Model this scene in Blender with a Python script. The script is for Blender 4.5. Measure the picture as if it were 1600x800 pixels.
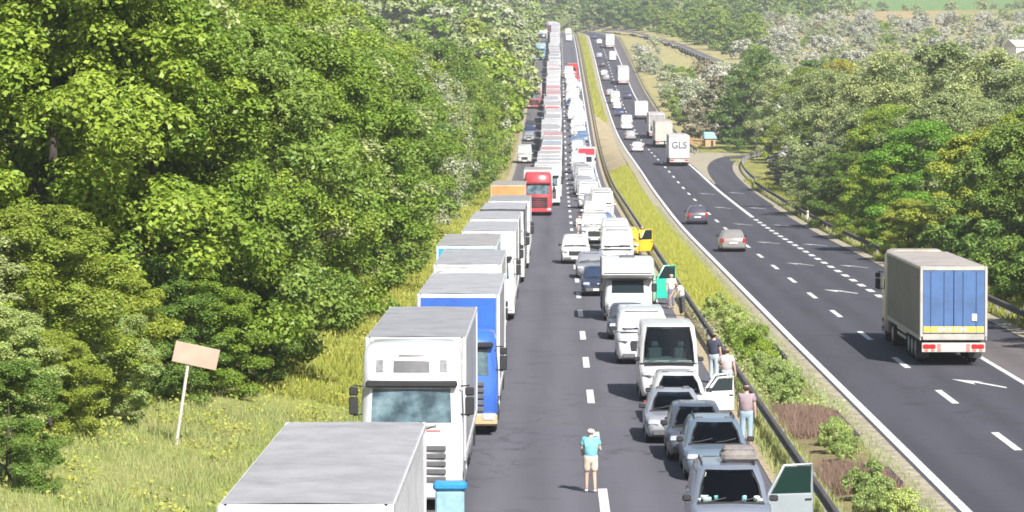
import bpy, bmesh, math, random
import numpy as np
from mathutils import Vector, Matrix, Euler

for o in list(bpy.data.objects):
    bpy.data.objects.remove(o, do_unlink=True)
scene = bpy.context.scene
COL = scene.collection
R = math.radians
random.seed(11)
RNG = np.random.default_rng(7)

# ------------------------------------------------------------------ camera
CAM_Z, PITCH, YAW, FPX = 10.0, 2.454, 0.65, 5600.0
cd = bpy.data.cameras.new('camera')
cam = bpy.data.objects.new('camera', cd); COL.objects.link(cam)
cam.location = (0, 0, CAM_Z)
cam.rotation_euler = (R(90 - PITCH), 0, R(YAW))
cd.sensor_width = 36.0; cd.lens = 36.0 * FPX / 1600.0
cd.clip_start = 1.0; cd.clip_end = 20000.0
scene.camera = cam
# ------------------------------------------------------------------ sky and sun
SUN_DIR = Vector((-0.44, 1.02, -1.0)).normalized()      # the way the light travels
sun_el = math.asin(-SUN_DIR.z)
sun_az = math.atan2(-SUN_DIR.x, -SUN_DIR.y)              # from +Y towards +X
w = bpy.data.worlds.new('World'); scene.world = w; w.use_nodes = True
nt = w.node_tree; nt.nodes.clear()
sky = nt.nodes.new('ShaderNodeTexSky'); sky.sky_type = 'NISHITA'; sky.sun_disc = False
sky.sun_elevation = sun_el; sky.sun_rotation = sun_az
sky.air_density = 1.0; sky.dust_density = 1.5
bg = nt.nodes.new('ShaderNodeBackground'); bg.inputs['Strength'].default_value = 0.062
out = nt.nodes.new('ShaderNodeOutputWorld')
nt.links.new(sky.outputs[0], bg.inputs[0]); nt.links.new(bg.outputs[0], out.inputs[0])
sd = bpy.data.lights.new('sun', 'SUN'); sd.energy = 5.0; sd.angle = R(0.5); sd.color = (1.0, 0.96, 0.91)
sun = bpy.data.objects.new('sun', sd); COL.objects.link(sun)
sun.rotation_euler = SUN_DIR.to_track_quat('-Z', 'Y').to_euler()
sun.location = (40, -60, 80)
scene.view_settings.view_transform = 'Standard'; scene.view_settings.look = 'None'
scene.view_settings.exposure = 1.12; scene.view_settings.gamma = 1.0
scene.render.engine = 'CYCLES'
scene.cycles.use_denoising = True
scene.cycles.max_bounces = 6; scene.cycles.diffuse_bounces = 2; scene.cycles.glossy_bounces = 2
scene.cycles.transmission_bounces = 4; scene.cycles.transparent_max_bounces = 6
scene.cycles.volume_bounces = 0
scene.cycles.use_adaptive_sampling = True; scene.cycles.adaptive_threshold = 0.02
scene.cycles.filter_width = 1.7

# ------------------------------------------------------------------ geometry of the place
def lerp_tab(tab):
    xs = np.array([a for a, b in tab], float); ys = np.array([b for a, b in tab], float)
    xx = np.arange(xs[0], xs[-1] + 1, 5.0); yy = np.interp(xx, xs, ys)
    k = np.ones(13) / 13.0
    yp = np.pad(yy, 6, mode='edge'); yp[-6:] = yy[-1] + (yy[-1] - yy[-2]) * np.arange(1, 7)
    yy = np.convolve(yp, k, 'valid')
    return lambda d: float(np.interp(d, xx, yy))
zL = lerp_tab([(-400, 0), (410, 0), (487, 1.3), (560, 4.0), (622, 7.0), (800, 15.5), (983, 24.3), (1155, 31.2), (1300, 35.6), (1450, 38), (2000, 38)])
zR = lerp_tab([(-400, 0), (290, 0), (386, 1.0), (420, 1.7), (538, 3.3), (600, 4.6), (660, 6.6), (807, 12.6), (983, 22.2), (1155, 30.8), (1300, 35.6), (1450, 38), (2000, 38)])
zH = lerp_tab([(-400, 0), (290, 0), (420, 1.5), (538, 3.2), (660, 6.5), (807, 12.6), (983, 22.0), (1155, 30.4), (1300, 36.5), (1600, 52), (2000, 76), (2600, 112), (3400, 135), (6000, 150)])
def shift(d):
    s = 0.0016 * max(0.0, d - 150.0)
    if d > 1180: s -= 0.00034 * (d - 1180) ** 2
    return s
def ss(a, b, x):
    t = min(1.0, max(0.0, (x - a) / (b - a))); return t * t * (3 - 2 * t)
RAMP = [(18.3, 150), (18.3, 330), (18.6, 390), (19.2, 425), (20.4, 452), (22.4, 476), (25.5, 494), (30.0, 506), (38.0, 515), (52.0, 522), (80.0, 530)]
def ground(X, d):
    u = X - shift(d)
    a = zL(d); b = zR(d)
    if d > 1450:
        far = zH(d); t = ss(1480, 1600, d)
        a = a + (far - a) * t - (2.0 * (1 - t) if abs(u) < 30 else 0) * ss(1450, 1480, d); b = a
    if u < -5.6:
        t = -5.6 - u
        z = a - 0.15 * math.sin(min(t / 2.2, 1.0) * math.pi) + 0.17 * max(0.0, t - 2.0)
        if t > 60: z = a + 9.86 + 0.03 * (t - 60)
        return z
    if u > 22.5:
        t = u - 22.5
        h = zH(d)
        k = ss(0, 12, t)
        return b * (1 - k) + h * k + 0.012 * max(0.0, t - 12) * ss(250, 700, d)
    if u <= 6.2: return a
    if u >= 9.2: return b
    t = (u - 6.2) / 3.0
    return a * (1 - t) + b * t + 0.18 * math.sin(t * math.pi)

Rm = Euler(cam.rotation_euler).to_matrix()
RmT = Rm.transposed()
def proj(X, d, z):
    v = RmT @ Vector((X, d, z - CAM_Z))
    return 800 + FPX * v.x / -v.z, 400 - FPX * v.y / -v.z
def d_at(y, u, zf):
    """distance along the carriageway at which lane offset u meets picture row y"""
    lo, hi = 60.0, 1290.0
    for _ in range(50):
        m = 0.5 * (lo + hi)
        if proj(u + shift(m), m, zf(m))[1] > y: lo = m
        else: hi = m
    return 0.5 * (lo + hi)
def x_at(px, d, z):
    """world x of a picture column at a distance"""
    v = Vector(((px - 800) / FPX, 0, -1)); v = Rm @ v
    return v.x / v.y * d

# ------------------------------------------------------------------ materials
MATS = {}
def new_mat(name):
    m = bpy.data.materials.new(name); m.use_nodes = True
    t = m.node_tree; t.nodes.clear()
    o = t.nodes.new('ShaderNodeOutputMaterial'); p = t.nodes.new('ShaderNodeBsdfPrincipled')
    t.links.new(p.outputs[0], o.inputs[0])
    return m, t, p, o
def N(t, kind, **kw):
    n = t.nodes.new(kind)
    for k, v in kw.items():
        if hasattr(n, k): setattr(n, k, v)
    return n
def noise(t, scale, detail=4.0, rough=0.6, coord='Object', vec=None):
    n = t.nodes.new('ShaderNodeTexNoise'); n.inputs['Scale'].default_value = scale
    n.inputs['Detail'].default_value = detail; n.inputs['Roughness'].default_value = rough
    if vec is None:
        c = t.nodes.new('ShaderNodeTexCoord'); vec = c.outputs[coord]
    t.links.new(vec, n.inputs['Vector'])
    return n.outputs['Fac']
def ramp(t, fac, stops):
    r = t.nodes.new('ShaderNodeValToRGB')
    e = r.color_ramp.elements
    e[0].position, e[0].color = stops[0][0], (*stops[0][1], 1)
    e[1].position, e[1].color = stops[-1][0], (*stops[-1][1], 1)
    for p_, c_ in stops[1:-1]:
        k = e.new(p_); k.color = (*c_, 1)
    t.links.new(fac, r.inputs[0]); return r.outputs[0]
def mixc(t, a, b, fac, mode='MIX'):
    m = t.nodes.new('ShaderNodeMix'); m.data_type = 'RGBA'; m.blend_type = mode
    for sock, val in ((m.inputs[0], fac), (m.inputs[6], a), (m.inputs[7], b)):
        if isinstance(val, (int, float)): sock.default_value = val
        elif isinstance(val, tuple): sock.default_value = (*val, 1)
        else: t.links.new(val, sock)
    return m.outputs[2]
def bump(t, p, fac, strength, dist=0.02):
    b = t.nodes.new('ShaderNodeBump'); b.inputs['Strength'].default_value = strength
    b.inputs['Distance'].default_value = dist
    t.links.new(fac, b.inputs['Height']); t.links.new(b.outputs[0], p.inputs['Normal'])
def paint(color, rough=0.3, coat=0.6, metal=0.0, dirt=0.12):
    key = ('paint', color, rough, coat, metal)
    if key in MATS: return MATS[key]
    m, t, p, o = new_mat('paint_%d' % len(MATS))
    if rough >= 0.45: dirt = 0.34
    f = noise(t, 1.7, 6) if rough < 0.45 else noise(t, 0.9, 8, 0.72)
    lo = tuple(c * (1 - dirt) * 0.97 + 0.01 for c in color)
    t.links.new(ramp(t, f, [(0.35, lo), (0.62, color)]), p.inputs['Base Color'])
    p.inputs['Roughness'].default_value = rough; p.inputs['Coat Weight'].default_value = coat
    p.inputs['Coat Roughness'].default_value = 0.08; p.inputs['Metallic'].default_value = metal
    MATS[key] = m; return m
def plain(name, color, rough=0.6, metal=0.0, var=0.2, scale=6.0, spec=0.5):
    if name in MATS: return MATS[name]
    m, t, p, o = new_mat(name)
    f = noise(t, scale, 5)
    t.links.new(ramp(t, f, [(0.3, tuple(c * (1 - var) for c in color)), (0.7, tuple(min(1, c * (1 + var * 0.6)) for c in color))]), p.inputs['Base Color'])
    p.inputs['Roughness'].default_value = rough; p.inputs['Metallic'].default_value = metal
    p.inputs['Specular IOR Level'].default_value = spec
    MATS[name] = m; return m
def glass_dark(name='vehicle_glass', color=(0.012, 0.02, 0.024), rough=0.04):
    if name in MATS: return MATS[name]
    m, t, p, o = new_mat(name)
    p.inputs['Base Color'].default_value = (*color, 1); p.inputs['Roughness'].default_value = rough
    p.inputs['IOR'].default_value = 1.5
    MATS[name] = m; return m
def glass_clear(name='clear_windscreen'):
    if name in MATS: return MATS[name]
    m, t, p, o = new_mat(name)
    t.nodes.remove(p)
    tr = N(t, 'ShaderNodeBsdfTransparent'); tr.inputs[0].default_value = (0.62, 0.72, 0.72, 1)
    g = N(t, 'ShaderNodeBsdfGlossy'); g.inputs['Roughness'].default_value = 0.03
    fr = N(t, 'ShaderNodeFresnel'); fr.inputs[0].default_value = 1.5
    mx = N(t, 'ShaderNodeMixShader')
    t.links.new(fr.outputs[0], mx.inputs[0]); t.links.new(tr.outputs[0], mx.inputs[1]); t.links.new(g.outputs[0], mx.inputs[2])
    t.links.new(mx.outputs[0], o.inputs[0])
    MATS[name] = m; return m
def leaf(name, cols, transl=0.3, rough=0.5):
    if name in MATS: return MATS[name]
    m, t, p, o = new_mat(name)
    g = N(t, 'ShaderNodeNewGeometry')
    c = ramp(t, g.outputs['Random Per Island'], [(0.0, cols[0]), (0.45, cols[1]), (1.0, cols[2])])
    n2 = noise(t, 0.45, 3)
    c = mixc(t, c, cols[3] if len(cols) > 3 else cols[0], ramp_val(t, n2, 0.42, 0.66, 0.55))
    oi = N(t, 'ShaderNodeObjectInfo')
    hs = N(t, 'ShaderNodeHueSaturation')
    mr = N(t, 'ShaderNodeMapRange'); mr.inputs[3].default_value = 0.490; mr.inputs[4].default_value = 0.514
    t.links.new(oi.outputs['Random'], mr.inputs[0]); t.links.new(mr.outputs[0], hs.inputs['Hue'])
    mr2 = N(t, 'ShaderNodeMapRange'); mr2.inputs[3].default_value = 1.18; mr2.inputs[4].default_value = 0.82
    t.links.new(oi.outputs['Random'], mr2.inputs[0]); t.links.new(mr2.outputs[0], hs.inputs['Value'])
    t.links.new(c, hs.inputs['Color'])
    t.links.new(hs.outputs[0], p.inputs['Base Color']); p.inputs['Roughness'].default_value = rough
    p.inputs['Specular IOR Level'].default_value = 0.35
    tl = N(t, 'ShaderNodeBsdfTranslucent'); t.links.new(hs.outputs[0], tl.inputs[0])
    mx = N(t, 'ShaderNodeMixShader'); mx.inputs[0].default_value = transl
    t.links.new(p.outputs[0], mx.inputs[1]); t.links.new(tl.outputs[0], mx.inputs[2]); t.links.new(mx.outputs[0], o.inputs[0])
    MATS[name] = m; return m
def ramp_val(t, fac, a, b, top):
    mr = N(t, 'ShaderNodeMapRange'); mr.inputs[1].default_value = a; mr.inputs[2].default_value = b
    mr.inputs[3].default_value = 0.0; mr.inputs[4].default_value = top
    t.links.new(fac, mr.inputs[0]); return mr.outputs[0]

def asphalt(name, base, patch):
    m, t, p, o = new_mat(name)
    c = N(t, 'ShaderNodeTexCoord')
    mp = N(t, 'ShaderNodeMapping'); mp.inputs['Scale'].default_value = (1.0, 0.035, 1.0)
    t.links.new(c.outputs['Object'], mp.inputs['Vector'])
    streak = noise(t, 0.9, 5, 0.6, vec=mp.outputs[0])
    blot = noise(t, 0.13, 5, 0.6)
    grain = noise(t, 28, 3, 0.7)
    col = ramp(t, streak, [(0.3, tuple(x * 0.8 for x in base)), (0.55, base), (0.75, tuple(x * 1.22 for x in base))])
    col = mixc(t, col, patch, ramp_val(t, blot, 0.46, 0.7, 0.55))
    sx = N(t, 'ShaderNodeSeparateXYZ'); t.links.new(c.outputs['Object'], sx.inputs[0])
    m1 = N(t, 'ShaderNodeMath', operation='MULTIPLY'); m1.inputs[1].default_value = 3.42; t.links.new(sx.outputs[0], m1.inputs[0])
    m2 = N(t, 'ShaderNodeMath', operation='SINE'); t.links.new(m1.outputs[0], m2.inputs[0])
    m3 = N(t, 'ShaderNodeMapRange'); m3.inputs[1].default_value = -1; m3.inputs[2].default_value = 1; m3.inputs[3].default_value = 0.0; m3.inputs[4].default_value = 0.5
    t.links.new(m2.outputs[0], m3.inputs[0])
    col = mixc(t, col, tuple(x * 1.3 for x in base), m3.outputs[0])
    vo = N(t, 'ShaderNodeTexVoronoi', feature='DISTANCE_TO_EDGE'); vo.inputs['Scale'].default_value = 0.11
    nv = N(t, 'ShaderNodeTexNoise'); nv.inputs['Scale'].default_value = 0.6; nv.inputs['Detail'].default_value = 5; t.links.new(c.outputs['Object'], nv.inputs['Vector'])
    va = N(t, 'ShaderNodeVectorMath', operation='MULTIPLY_ADD'); va.inputs[1].default_value = (5, 9, 0); t.links.new(nv.outputs['Color'], va.inputs[0]); t.links.new(c.outputs['Object'], va.inputs[2]); t.links.new(va.outputs[0], vo.inputs['Vector'])
    col = mixc(t, tuple(x * 0.45 for x in base), col, ramp(t, vo.outputs['Distance'], [(0.0, (0.35, 0.35, 0.35)), (0.012, (1, 1, 1))]))
    stain = noise(t, 0.55, 3, 0.5)
    col = mixc(t, col, tuple(x * 0.6 for x in base), ramp_val(t, stain, 0.60, 0.74, 0.6))
    gr = ramp(t, grain, [(0.3, (0.8, 0.8, 0.8)), (0.7, (1.16, 1.16, 1.16))])
    col = mixc(t, col, gr, 1.0, 'MULTIPLY')
    t.links.new(col, p.inputs['Base Color']); p.inputs['Roughness'].default_value = 0.85
    p.inputs['Specular IOR Level'].default_value = 0.3
    bump(t, p, grain, 0.4, 0.01)
    return m
M_ROAD_L = asphalt('worn_asphalt', (0.086, 0.085, 0.099), (0.072, 0.071, 0.086))
M_ROAD_R = asphalt('dark_asphalt', (0.050, 0.049, 0.060), (0.041, 0.040, 0.051))
M_SHOULDER = asphalt('brownish_asphalt', (0.10, 0.089, 0.091), (0.085, 0.075, 0.08))
def road_paint():
    m, t, p, o = new_mat('road_paint')
    f = noise(t, 7, 6, 0.7, 'Generated'); f2 = noise(t, 3.0, 5, 0.7)
    f3 = noise(t, 14, 5, 0.8); col = ramp(t, f2, [(0.32, (0.30, 0.30, 0.30)), (0.52, (0.62, 0.62, 0.60))]); col = mixc(t, (0.16, 0.16, 0.17), col, ramp(t, f3, [(0.34, (0, 0, 0)), (0.44, (1, 1, 1))]))
    t.links.new(col, p.inputs['Base Color']); p.inputs['Roughness'].default_value = 0.6
    return m
M_LINE = road_paint()
def worn_paint():
    m, t, p, o = new_mat('worn_road_paint')
    f2 = noise(t, 3.0, 6, 0.75)
    t.links.new(ramp(t, f2, [(0.35, (0.16, 0.16, 0.17)), (0.6, (0.5, 0.5, 0.5))]), p.inputs['Base Color'])
    p.inputs['Roughness'].default_value = 0.7
    return m
M_WORN = worn_paint()
def terrain_mat():
    m, t, p, o = new_mat('ground_cover')
    a = N(t, 'ShaderNodeVertexColor'); a.layer_name = 'cover'
    f = noise(t, 0.35, 8, 0.7); f2 = noise(t, 3.5, 5, 0.7)
    g = ramp(t, f, [(0.3, (0.62, 0.66, 0.6)), (0.5, (1.0, 1.0, 1.0)), (0.7, (1.3, 1.22, 1.1))])
    c = mixc(t, a.outputs[0], g, 1.0, 'MULTIPLY')
    g2 = ramp(t, f2, [(0.3, (0.72, 0.74, 0.7)), (0.7, (1.2, 1.18, 1.15))])
    c = mixc(t, c, g2, 1.0, 'MULTIPLY')
    t.links.new(c, p.inputs['Base Color']); p.inputs['Roughness'].default_value = 0.95
    p.inputs['Specular IOR Level'].default_value = 0.1
    bump(t, p, f2, 0.8, 0.15)
    return m
M_TERRAIN = terrain_mat()
M_GRAVEL = plain('sandy_gravel', (0.30, 0.265, 0.19), 0.95, var=0.5, scale=2.2)
M_SOIL = plain('dry_red_brown_soil', (0.17, 0.105, 0.08), 0.95, var=0.45, scale=3)
M_KERB = plain('pale_concrete', (0.46, 0.44, 0.40), 0.9, var=0.2, scale=2)
M_STEEL = plain('galvanised_steel', (0.42, 0.43, 0.44), 0.45, 0.85, 0.25, 3)
M_RAIL_SHADE = plain('shaded_dark_steel', (0.11, 0.10, 0.09), 0.75, 0.1, 0.4, 3)  # galvanised beams, the shade on their faces put into the dark colour
M_TYRE = plain('tyre_rubber', (0.018, 0.018, 0.019), 0.8, var=0.3)
M_RIM = plain('wheel_metal', (0.42, 0.43, 0.45), 0.35, 0.8, 0.2)
M_BLACK = plain('black_plastic', (0.022, 0.022, 0.024), 0.5, var=0.3)
M_CHASSIS = plain('dark_chassis', (0.035, 0.034, 0.036), 0.7, var=0.4)
M_TRIM = plain('grey_plastic', (0.09, 0.09, 0.095), 0.5, var=0.2)
M_CHROME = plain('bright_metal', (0.6, 0.6, 0.62), 0.25, 0.9, 0.1)
M_LAMP = plain('headlamp_lens', (0.55, 0.57, 0.6), 0.12, 0.3, 0.25, 12)
M_RED = plain('red_lamp_lens', (0.42, 0.015, 0.015), 0.2, 0, 0.2, 12)
M_PLATE = plain('white_plate', (0.72, 0.72, 0.68), 0.5, var=0.08)
M_GLASS = glass_dark(); M_CLEAR = glass_clear()
M_TGLASS = glass_dark('truck_glass', (0.04, 0.085, 0.10), 0.06)
_t = M_TGLASS.node_tree; _p = [n for n in _t.nodes if n.type == 'BSDF_PRINCIPLED'][0]
_t.links.new(ramp(_t, noise(_t, 1.7, 4, 0.6), [(0.36, (0.03, 0.05, 0.06)), (0.55, (0.09, 0.14, 0.16)), (0.7, (0.16, 0.22, 0.24))]), _p.inputs['Base Color'])  # blotchy reflections painted into the truck glass colour
M_INT = plain('dark_interior', (0.045, 0.047, 0.052), 0.8, var=0.3)
M_DASH = plain('dash_grey', (0.13, 0.13, 0.135), 0.7)
M_BARK = plain('bark', (0.055, 0.045, 0.036), 0.95, var=0.4, scale=4)
M_ROOF = plain('trailer_roof_tarp', (0.27, 0.27, 0.28), 0.6, var=0.12, scale=1.2)
M_SKIN = plain('skin', (0.55, 0.33, 0.24), 0.6, var=0.08)

# ------------------------------------------------------------------ mesh helpers
class MB:
    def __init__(s): s.v = []; s.f = []
    def add(s, vs, fs):
        n = len(s.v); s.v += [tuple(p) for p in vs]; s.f += [tuple(i + n for i in q) for q in fs]; return s
    def box(s, x0, x1, y0, y1, z0, z1):
        return s.add([(x0, y0, z0), (x1, y0, z0), (x1, y1, z0), (x0, y1, z0), (x0, y0, z1), (x1, y0, z1), (x1, y1, z1), (x0, y1, z1)],
                     [(0, 3, 2, 1), (4, 5, 6, 7), (0, 1, 5, 4), (1, 2, 6, 5), (2, 3, 7, 6), (3, 0, 4, 7)])
    def bevbox(s, x0, x1, y0, y1, z0, z1, c):
        rs = [ring8(x0 + c, x1 - c, y0 + c, y1 - c, z0, c * .5), ring8(x0, x1, y0, y1, z0 + c, c), ring8(x0, x1, y0, y1, z1 - c, c), ring8(x0 + c, x1 - c, y0 + c, y1 - c, z1, c * .5)]
        return s.loft(rs)
    def loft(s, rings, cap0=True, cap1=True):
        k = len(rings[0]); vs = [p for r in rings for p in r]; fs = []
        for i in range(len(rings) - 1):
            for j in range(k):
                a = i * k + j; b = i * k + (j + 1) % k
                fs.append((a, b, b + k, a + k))
        if cap0: fs.append(tuple(reversed(range(k))))
        if cap1: fs.append(tuple(range((len(rings) - 1) * k, len(rings) * k)))
        return s.add(vs, fs)
    def tube(s, pts, rad, n=8):
        rings = []
        for i, p in enumerate(pts):
            p = Vector(p)
            a = Vector(pts[max(0, i - 1)]); b = Vector(pts[min(len(pts) - 1, i + 1)])
            t = (b - a).normalized()
            up = Vector((0, 0, 1)) if abs(t.z) < 0.9 else Vector((1, 0, 0))
            e1 = t.cross(up).normalized(); e2 = e1.cross(t)
            r = rad[i] if isinstance(rad, (list, tuple)) else rad
            rings.append([tuple(p + (e1 * math.cos(2 * math.pi * k / n) + e2 * math.sin(2 * math.pi * k / n)) * r) for k in range(n)])
        return s.loft(rings)
    def cylx(s, x0, x1, y, z, r, n=16, bev=0.0):
        prof = [(x0, r - bev), (x0 + bev, r), (x1 - bev, r), (x1, r - bev)] if bev else [(x0, r), (x1, r)]
        return s.loft([[(x, y + q * math.cos(2 * math.pi * k / n), z + q * math.sin(2 * math.pi * k / n)) for k in range(n)] for x, q in prof])
    def mesh(s, name, smooth=35):
        m = bpy.data.meshes.new(name); m.from_pydata(s.v, [], s.f); m.update()
        bm = bmesh.new(); bm.from_mesh(m); bmesh.ops.recalc_face_normals(bm, faces=bm.faces); bm.to_mesh(m); bm.free()
        if smooth:
            m.shade_smooth(); m.set_sharp_from_angle(angle=R(smooth))
        return m
def ring8(x0, x1, y0, y1, z, c):
    return [(x0 + c, y0, z), (x1 - c, y0, z), (x1, y0 + c, z), (x1, y1 - c, z), (x1 - c, y1, z), (x0 + c, y1, z), (x0, y1 - c, z), (x0, y0 + c, z)]
MESHES = {}
def cached(key, fn, smooth=35):
    if key not in MESHES: MESHES[key] = fn().mesh(key if isinstance(key, str) else key[0], smooth)
    return MESHES[key]
def obj(name, mesh, mat, parent=None, loc=(0, 0, 0), rot=(0, 0, 0), kind=None, label=None):
    o = bpy.data.objects.new(name, mesh); COL.objects.link(o)
    o.location = loc; o.rotation_euler = rot
    if parent is not None: o.parent = parent
    if mat is not None:
        if not mesh.materials: mesh.materials.append(None)
        o.material_slots[0].link = 'OBJECT'; o.material_slots[0].material = mat
    if kind: o['kind'] = kind
    if label: o['label'] = label
    return o
def empty(name, loc=(0, 0, 0), rot=(0, 0, 0)):
    o = bpy.data.objects.new(name, None); COL.objects.link(o); o.location = loc; o.rotation_euler = rot
    o.empty_display_size = 0.3; return o
def tag(o, label, cat, group=None):
    o['label'] = label; o['category'] = cat
    if group: o['group'] = group
    return o
def np_mesh(name, V, F):
    m = bpy.data.meshes.new(name); V = np.asarray(V, np.float32); F = np.asarray(F, np.int32)
    k = F.shape[1]
    m.vertices.add(len(V)); m.vertices.foreach_set('co', V.ravel())
    m.loops.add(F.size); m.loops.foreach_set('vertex_index', F.ravel())
    m.polygons.add(len(F)); m.polygons.foreach_set('loop_start', np.arange(0, F.size, k, dtype=np.int32))
    m.update(); m.validate(); return m
ORD = ['first', 'second', 'third', 'fourth', 'fifth', 'sixth', 'seventh', 'eighth', 'ninth', 'tenth', 'eleventh', 'twelfth', 'thirteenth', 'fourteenth', 'fifteenth', 'sixteenth', 'seventeenth', 'eighteenth', 'nineteenth', 'twentieth']
TENS = {2: 'twenty', 3: 'thirty', 4: 'forty', 5: 'fifty', 6: 'sixty', 7: 'seventy', 8: 'eighty', 9: 'ninety'}
TENTH = {2: 'twentieth', 3: 'thirtieth', 4: 'fortieth', 5: 'fiftieth', 6: 'sixtieth', 7: 'seventieth', 8: 'eightieth', 9: 'ninetieth'}
def ordinal(n):
    if n <= 20: return ORD[n - 1]
    a, b = divmod(n, 10)
    if n >= 100: return 'hundred and ' + (ordinal(n - 100) if n > 100 else '')
    return TENTH[a] if b == 0 else TENS[a] + '-' + ORD[b - 1]

# ------------------------------------------------------------------ terrain and roads
def stations(a, b):
    out = [a]
    while out[-1] < b:
        d = out[-1]
        out.append(min(b, d + (4 if d < 500 else 8 if d < 1600 else 60)))
    return out
def make_terrain():
    ys = [-300, -100, 0, 30, 50] + stations(62, 1600) + list(range(1660, 3400, 70)) + [3700, 4200, 5000, 6000]
    us = [-1500, -800, -400, -220, -130, -90, -65, -50, -40, -32, -26, -22, -19, -16.5, -14, -12, -10.4, -9, -8, -7.2, -6.4, -5.65, -5.55, 0, 5.9, 6.2, 6.7, 7.2, 7.7, 8.2, 8.7, 9.2, 9.5, 16, 20.1, 20.4, 21, 22, 22.5, 23.5, 25, 27, 30, 34, 38, 43, 50, 58, 68, 80, 95, 115, 140, 170, 210, 260, 330, 430, 600, 900, 1600, 2600]
    V = []; C = []
    rnd = random.Random(3)
    for d in ys:
        for u in us:
            X = u + shift(min(d, 1700)) if abs(u) < 300 else u
            z = ground(X, d) if d < 1700 or True else 0
            if -5.6 <= u <= 5.95 and d < 1480: z -= 0.25
            if 9.4 <= u <= 20.2 and d < 1480: z -= 0.25
            if u < -6 or u > 22.5: z += rnd.uniform(-0.12, 0.12) * (1 + d / 600)
            V.append((X, d, z))
            if u < -5:
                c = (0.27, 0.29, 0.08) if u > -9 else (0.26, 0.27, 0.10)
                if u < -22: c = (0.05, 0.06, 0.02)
                if d > 330 and u > -9: c = (0.27, 0.23, 0.10)
            elif 5.5 < u < 9.3:
                c = (0.20, 0.17, 0.09) if d < 175 else (0.26, 0.23, 0.045)
                if 455 < d < 700: c = (0.34, 0.285, 0.19)
                if d >= 700: c = (0.17, 0.20, 0.05)
                if u < 6.5: c = (0.26, 0.21, 0.12)
            elif u > 20:
                c = (0.22, 0.22, 0.07) if d < 600 else (0.30, 0.27, 0.13)
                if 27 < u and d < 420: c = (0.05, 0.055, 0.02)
                if d > 1400: c = (0.20, 0.23, 0.075)
                if 1365 < d < 1475 and 122 < u < 180: c = (0.33, 0.25, 0.13)
                if d > 1490 and u > 100: c = (0.13, 0.22, 0.075)
            else: c = (0.12, 0.12, 0.10)
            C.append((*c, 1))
    nx = len(us); F = []
    for i in range(len(ys) - 1):
        for j in range(nx - 1):
            a = i * nx + j; F.append((a, a + 1, a + nx + 1, a + nx))
    m = np_mesh('ground', V, F)
    ca = m.color_attributes.new('cover', 'FLOAT_COLOR', 'POINT')
    ca.data.foreach_set('color', np.array(C, np.float32).ravel())
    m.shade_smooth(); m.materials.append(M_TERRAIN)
    o = bpy.data.objects.new('ground', m); COL.objects.link(o); o['kind'] = 'structure'
    return o
make_terrain()
def strip(name, u0, u1, a, b, zf, dz, mat, parent=None, kind=None, nu=2, step=None):
    """a sheet laid along the motorway between two offsets"""
    V = []; F = []
    ys = [y for y in stations(62, 1470) if a < y < b]; ys = [a] + ys + [b]
    fu0 = u0 if callable(u0) else (lambda d: u0); fu1 = u1 if callable(u1) else (lambda d: u1)
    for d in ys:
        for k in range(nu):
            u = fu0(d) + (fu1(d) - fu0(d)) * k / (nu - 1)
            V.append((u + shift(d), d, zf(d) + dz))
    for i in range(len(ys) - 1):
        for k in range(nu - 1):
            q = i * nu + k; F.append((q, q + 1, q + nu + 1, q + nu))
    m = np_mesh(name, V, F); o = obj(name, m, mat, parent)
    if kind: o['kind'] = kind
    return o
ROAD_L = strip('road', -5.55, 5.9, 30, 1470, zL, 0.0, M_ROAD_L, kind='structure')
ROAD_R = strip('road', 9.6, 20.1, 30, 430, zR, 0.0, M_ROAD_R, kind='structure')
ROAD_R2 = strip('road', 9.6, 19.3, 430, 1470, zR, 0.0, M_ROAD_R, kind='structure')
strip('hard_shoulder', 16.95, 20.1, 30, 150, zR, 0.006, M_SHOULDER, kind='structure')
strip('hard_shoulder', 16.95, 19.3, 450, 1470, zR, 0.006, M_SHOULDER, kind='structure')
strip('hard_shoulder', -5.5, -2.7, 30, 1470, zL, 0.006, asphalt('shoulder_asphalt', (0.102, 0.097, 0.102), (0.086, 0.083, 0.09)), kind='structure')
strip('gravel_verge', 9.05, 9.85, 30, 1470, zR, 0.03, M_GRAVEL, kind='structure')
strip('gravel_verge', 19.95, 20.75, 30, 400, zR, 0.03, M_GRAVEL, kind='structure')
strip('gravel_verge', -6.1, -5.45, 300, 1300, zL, 0.02, M_GRAVEL, kind='structure')
strip('gravel_verge', 5.75, 6.4, 60, 1250, zL, 0.02, plain('dusty_verge', (0.33, 0.27, 0.17), 0.95, var=0.4, scale=3), kind='structure')
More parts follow.
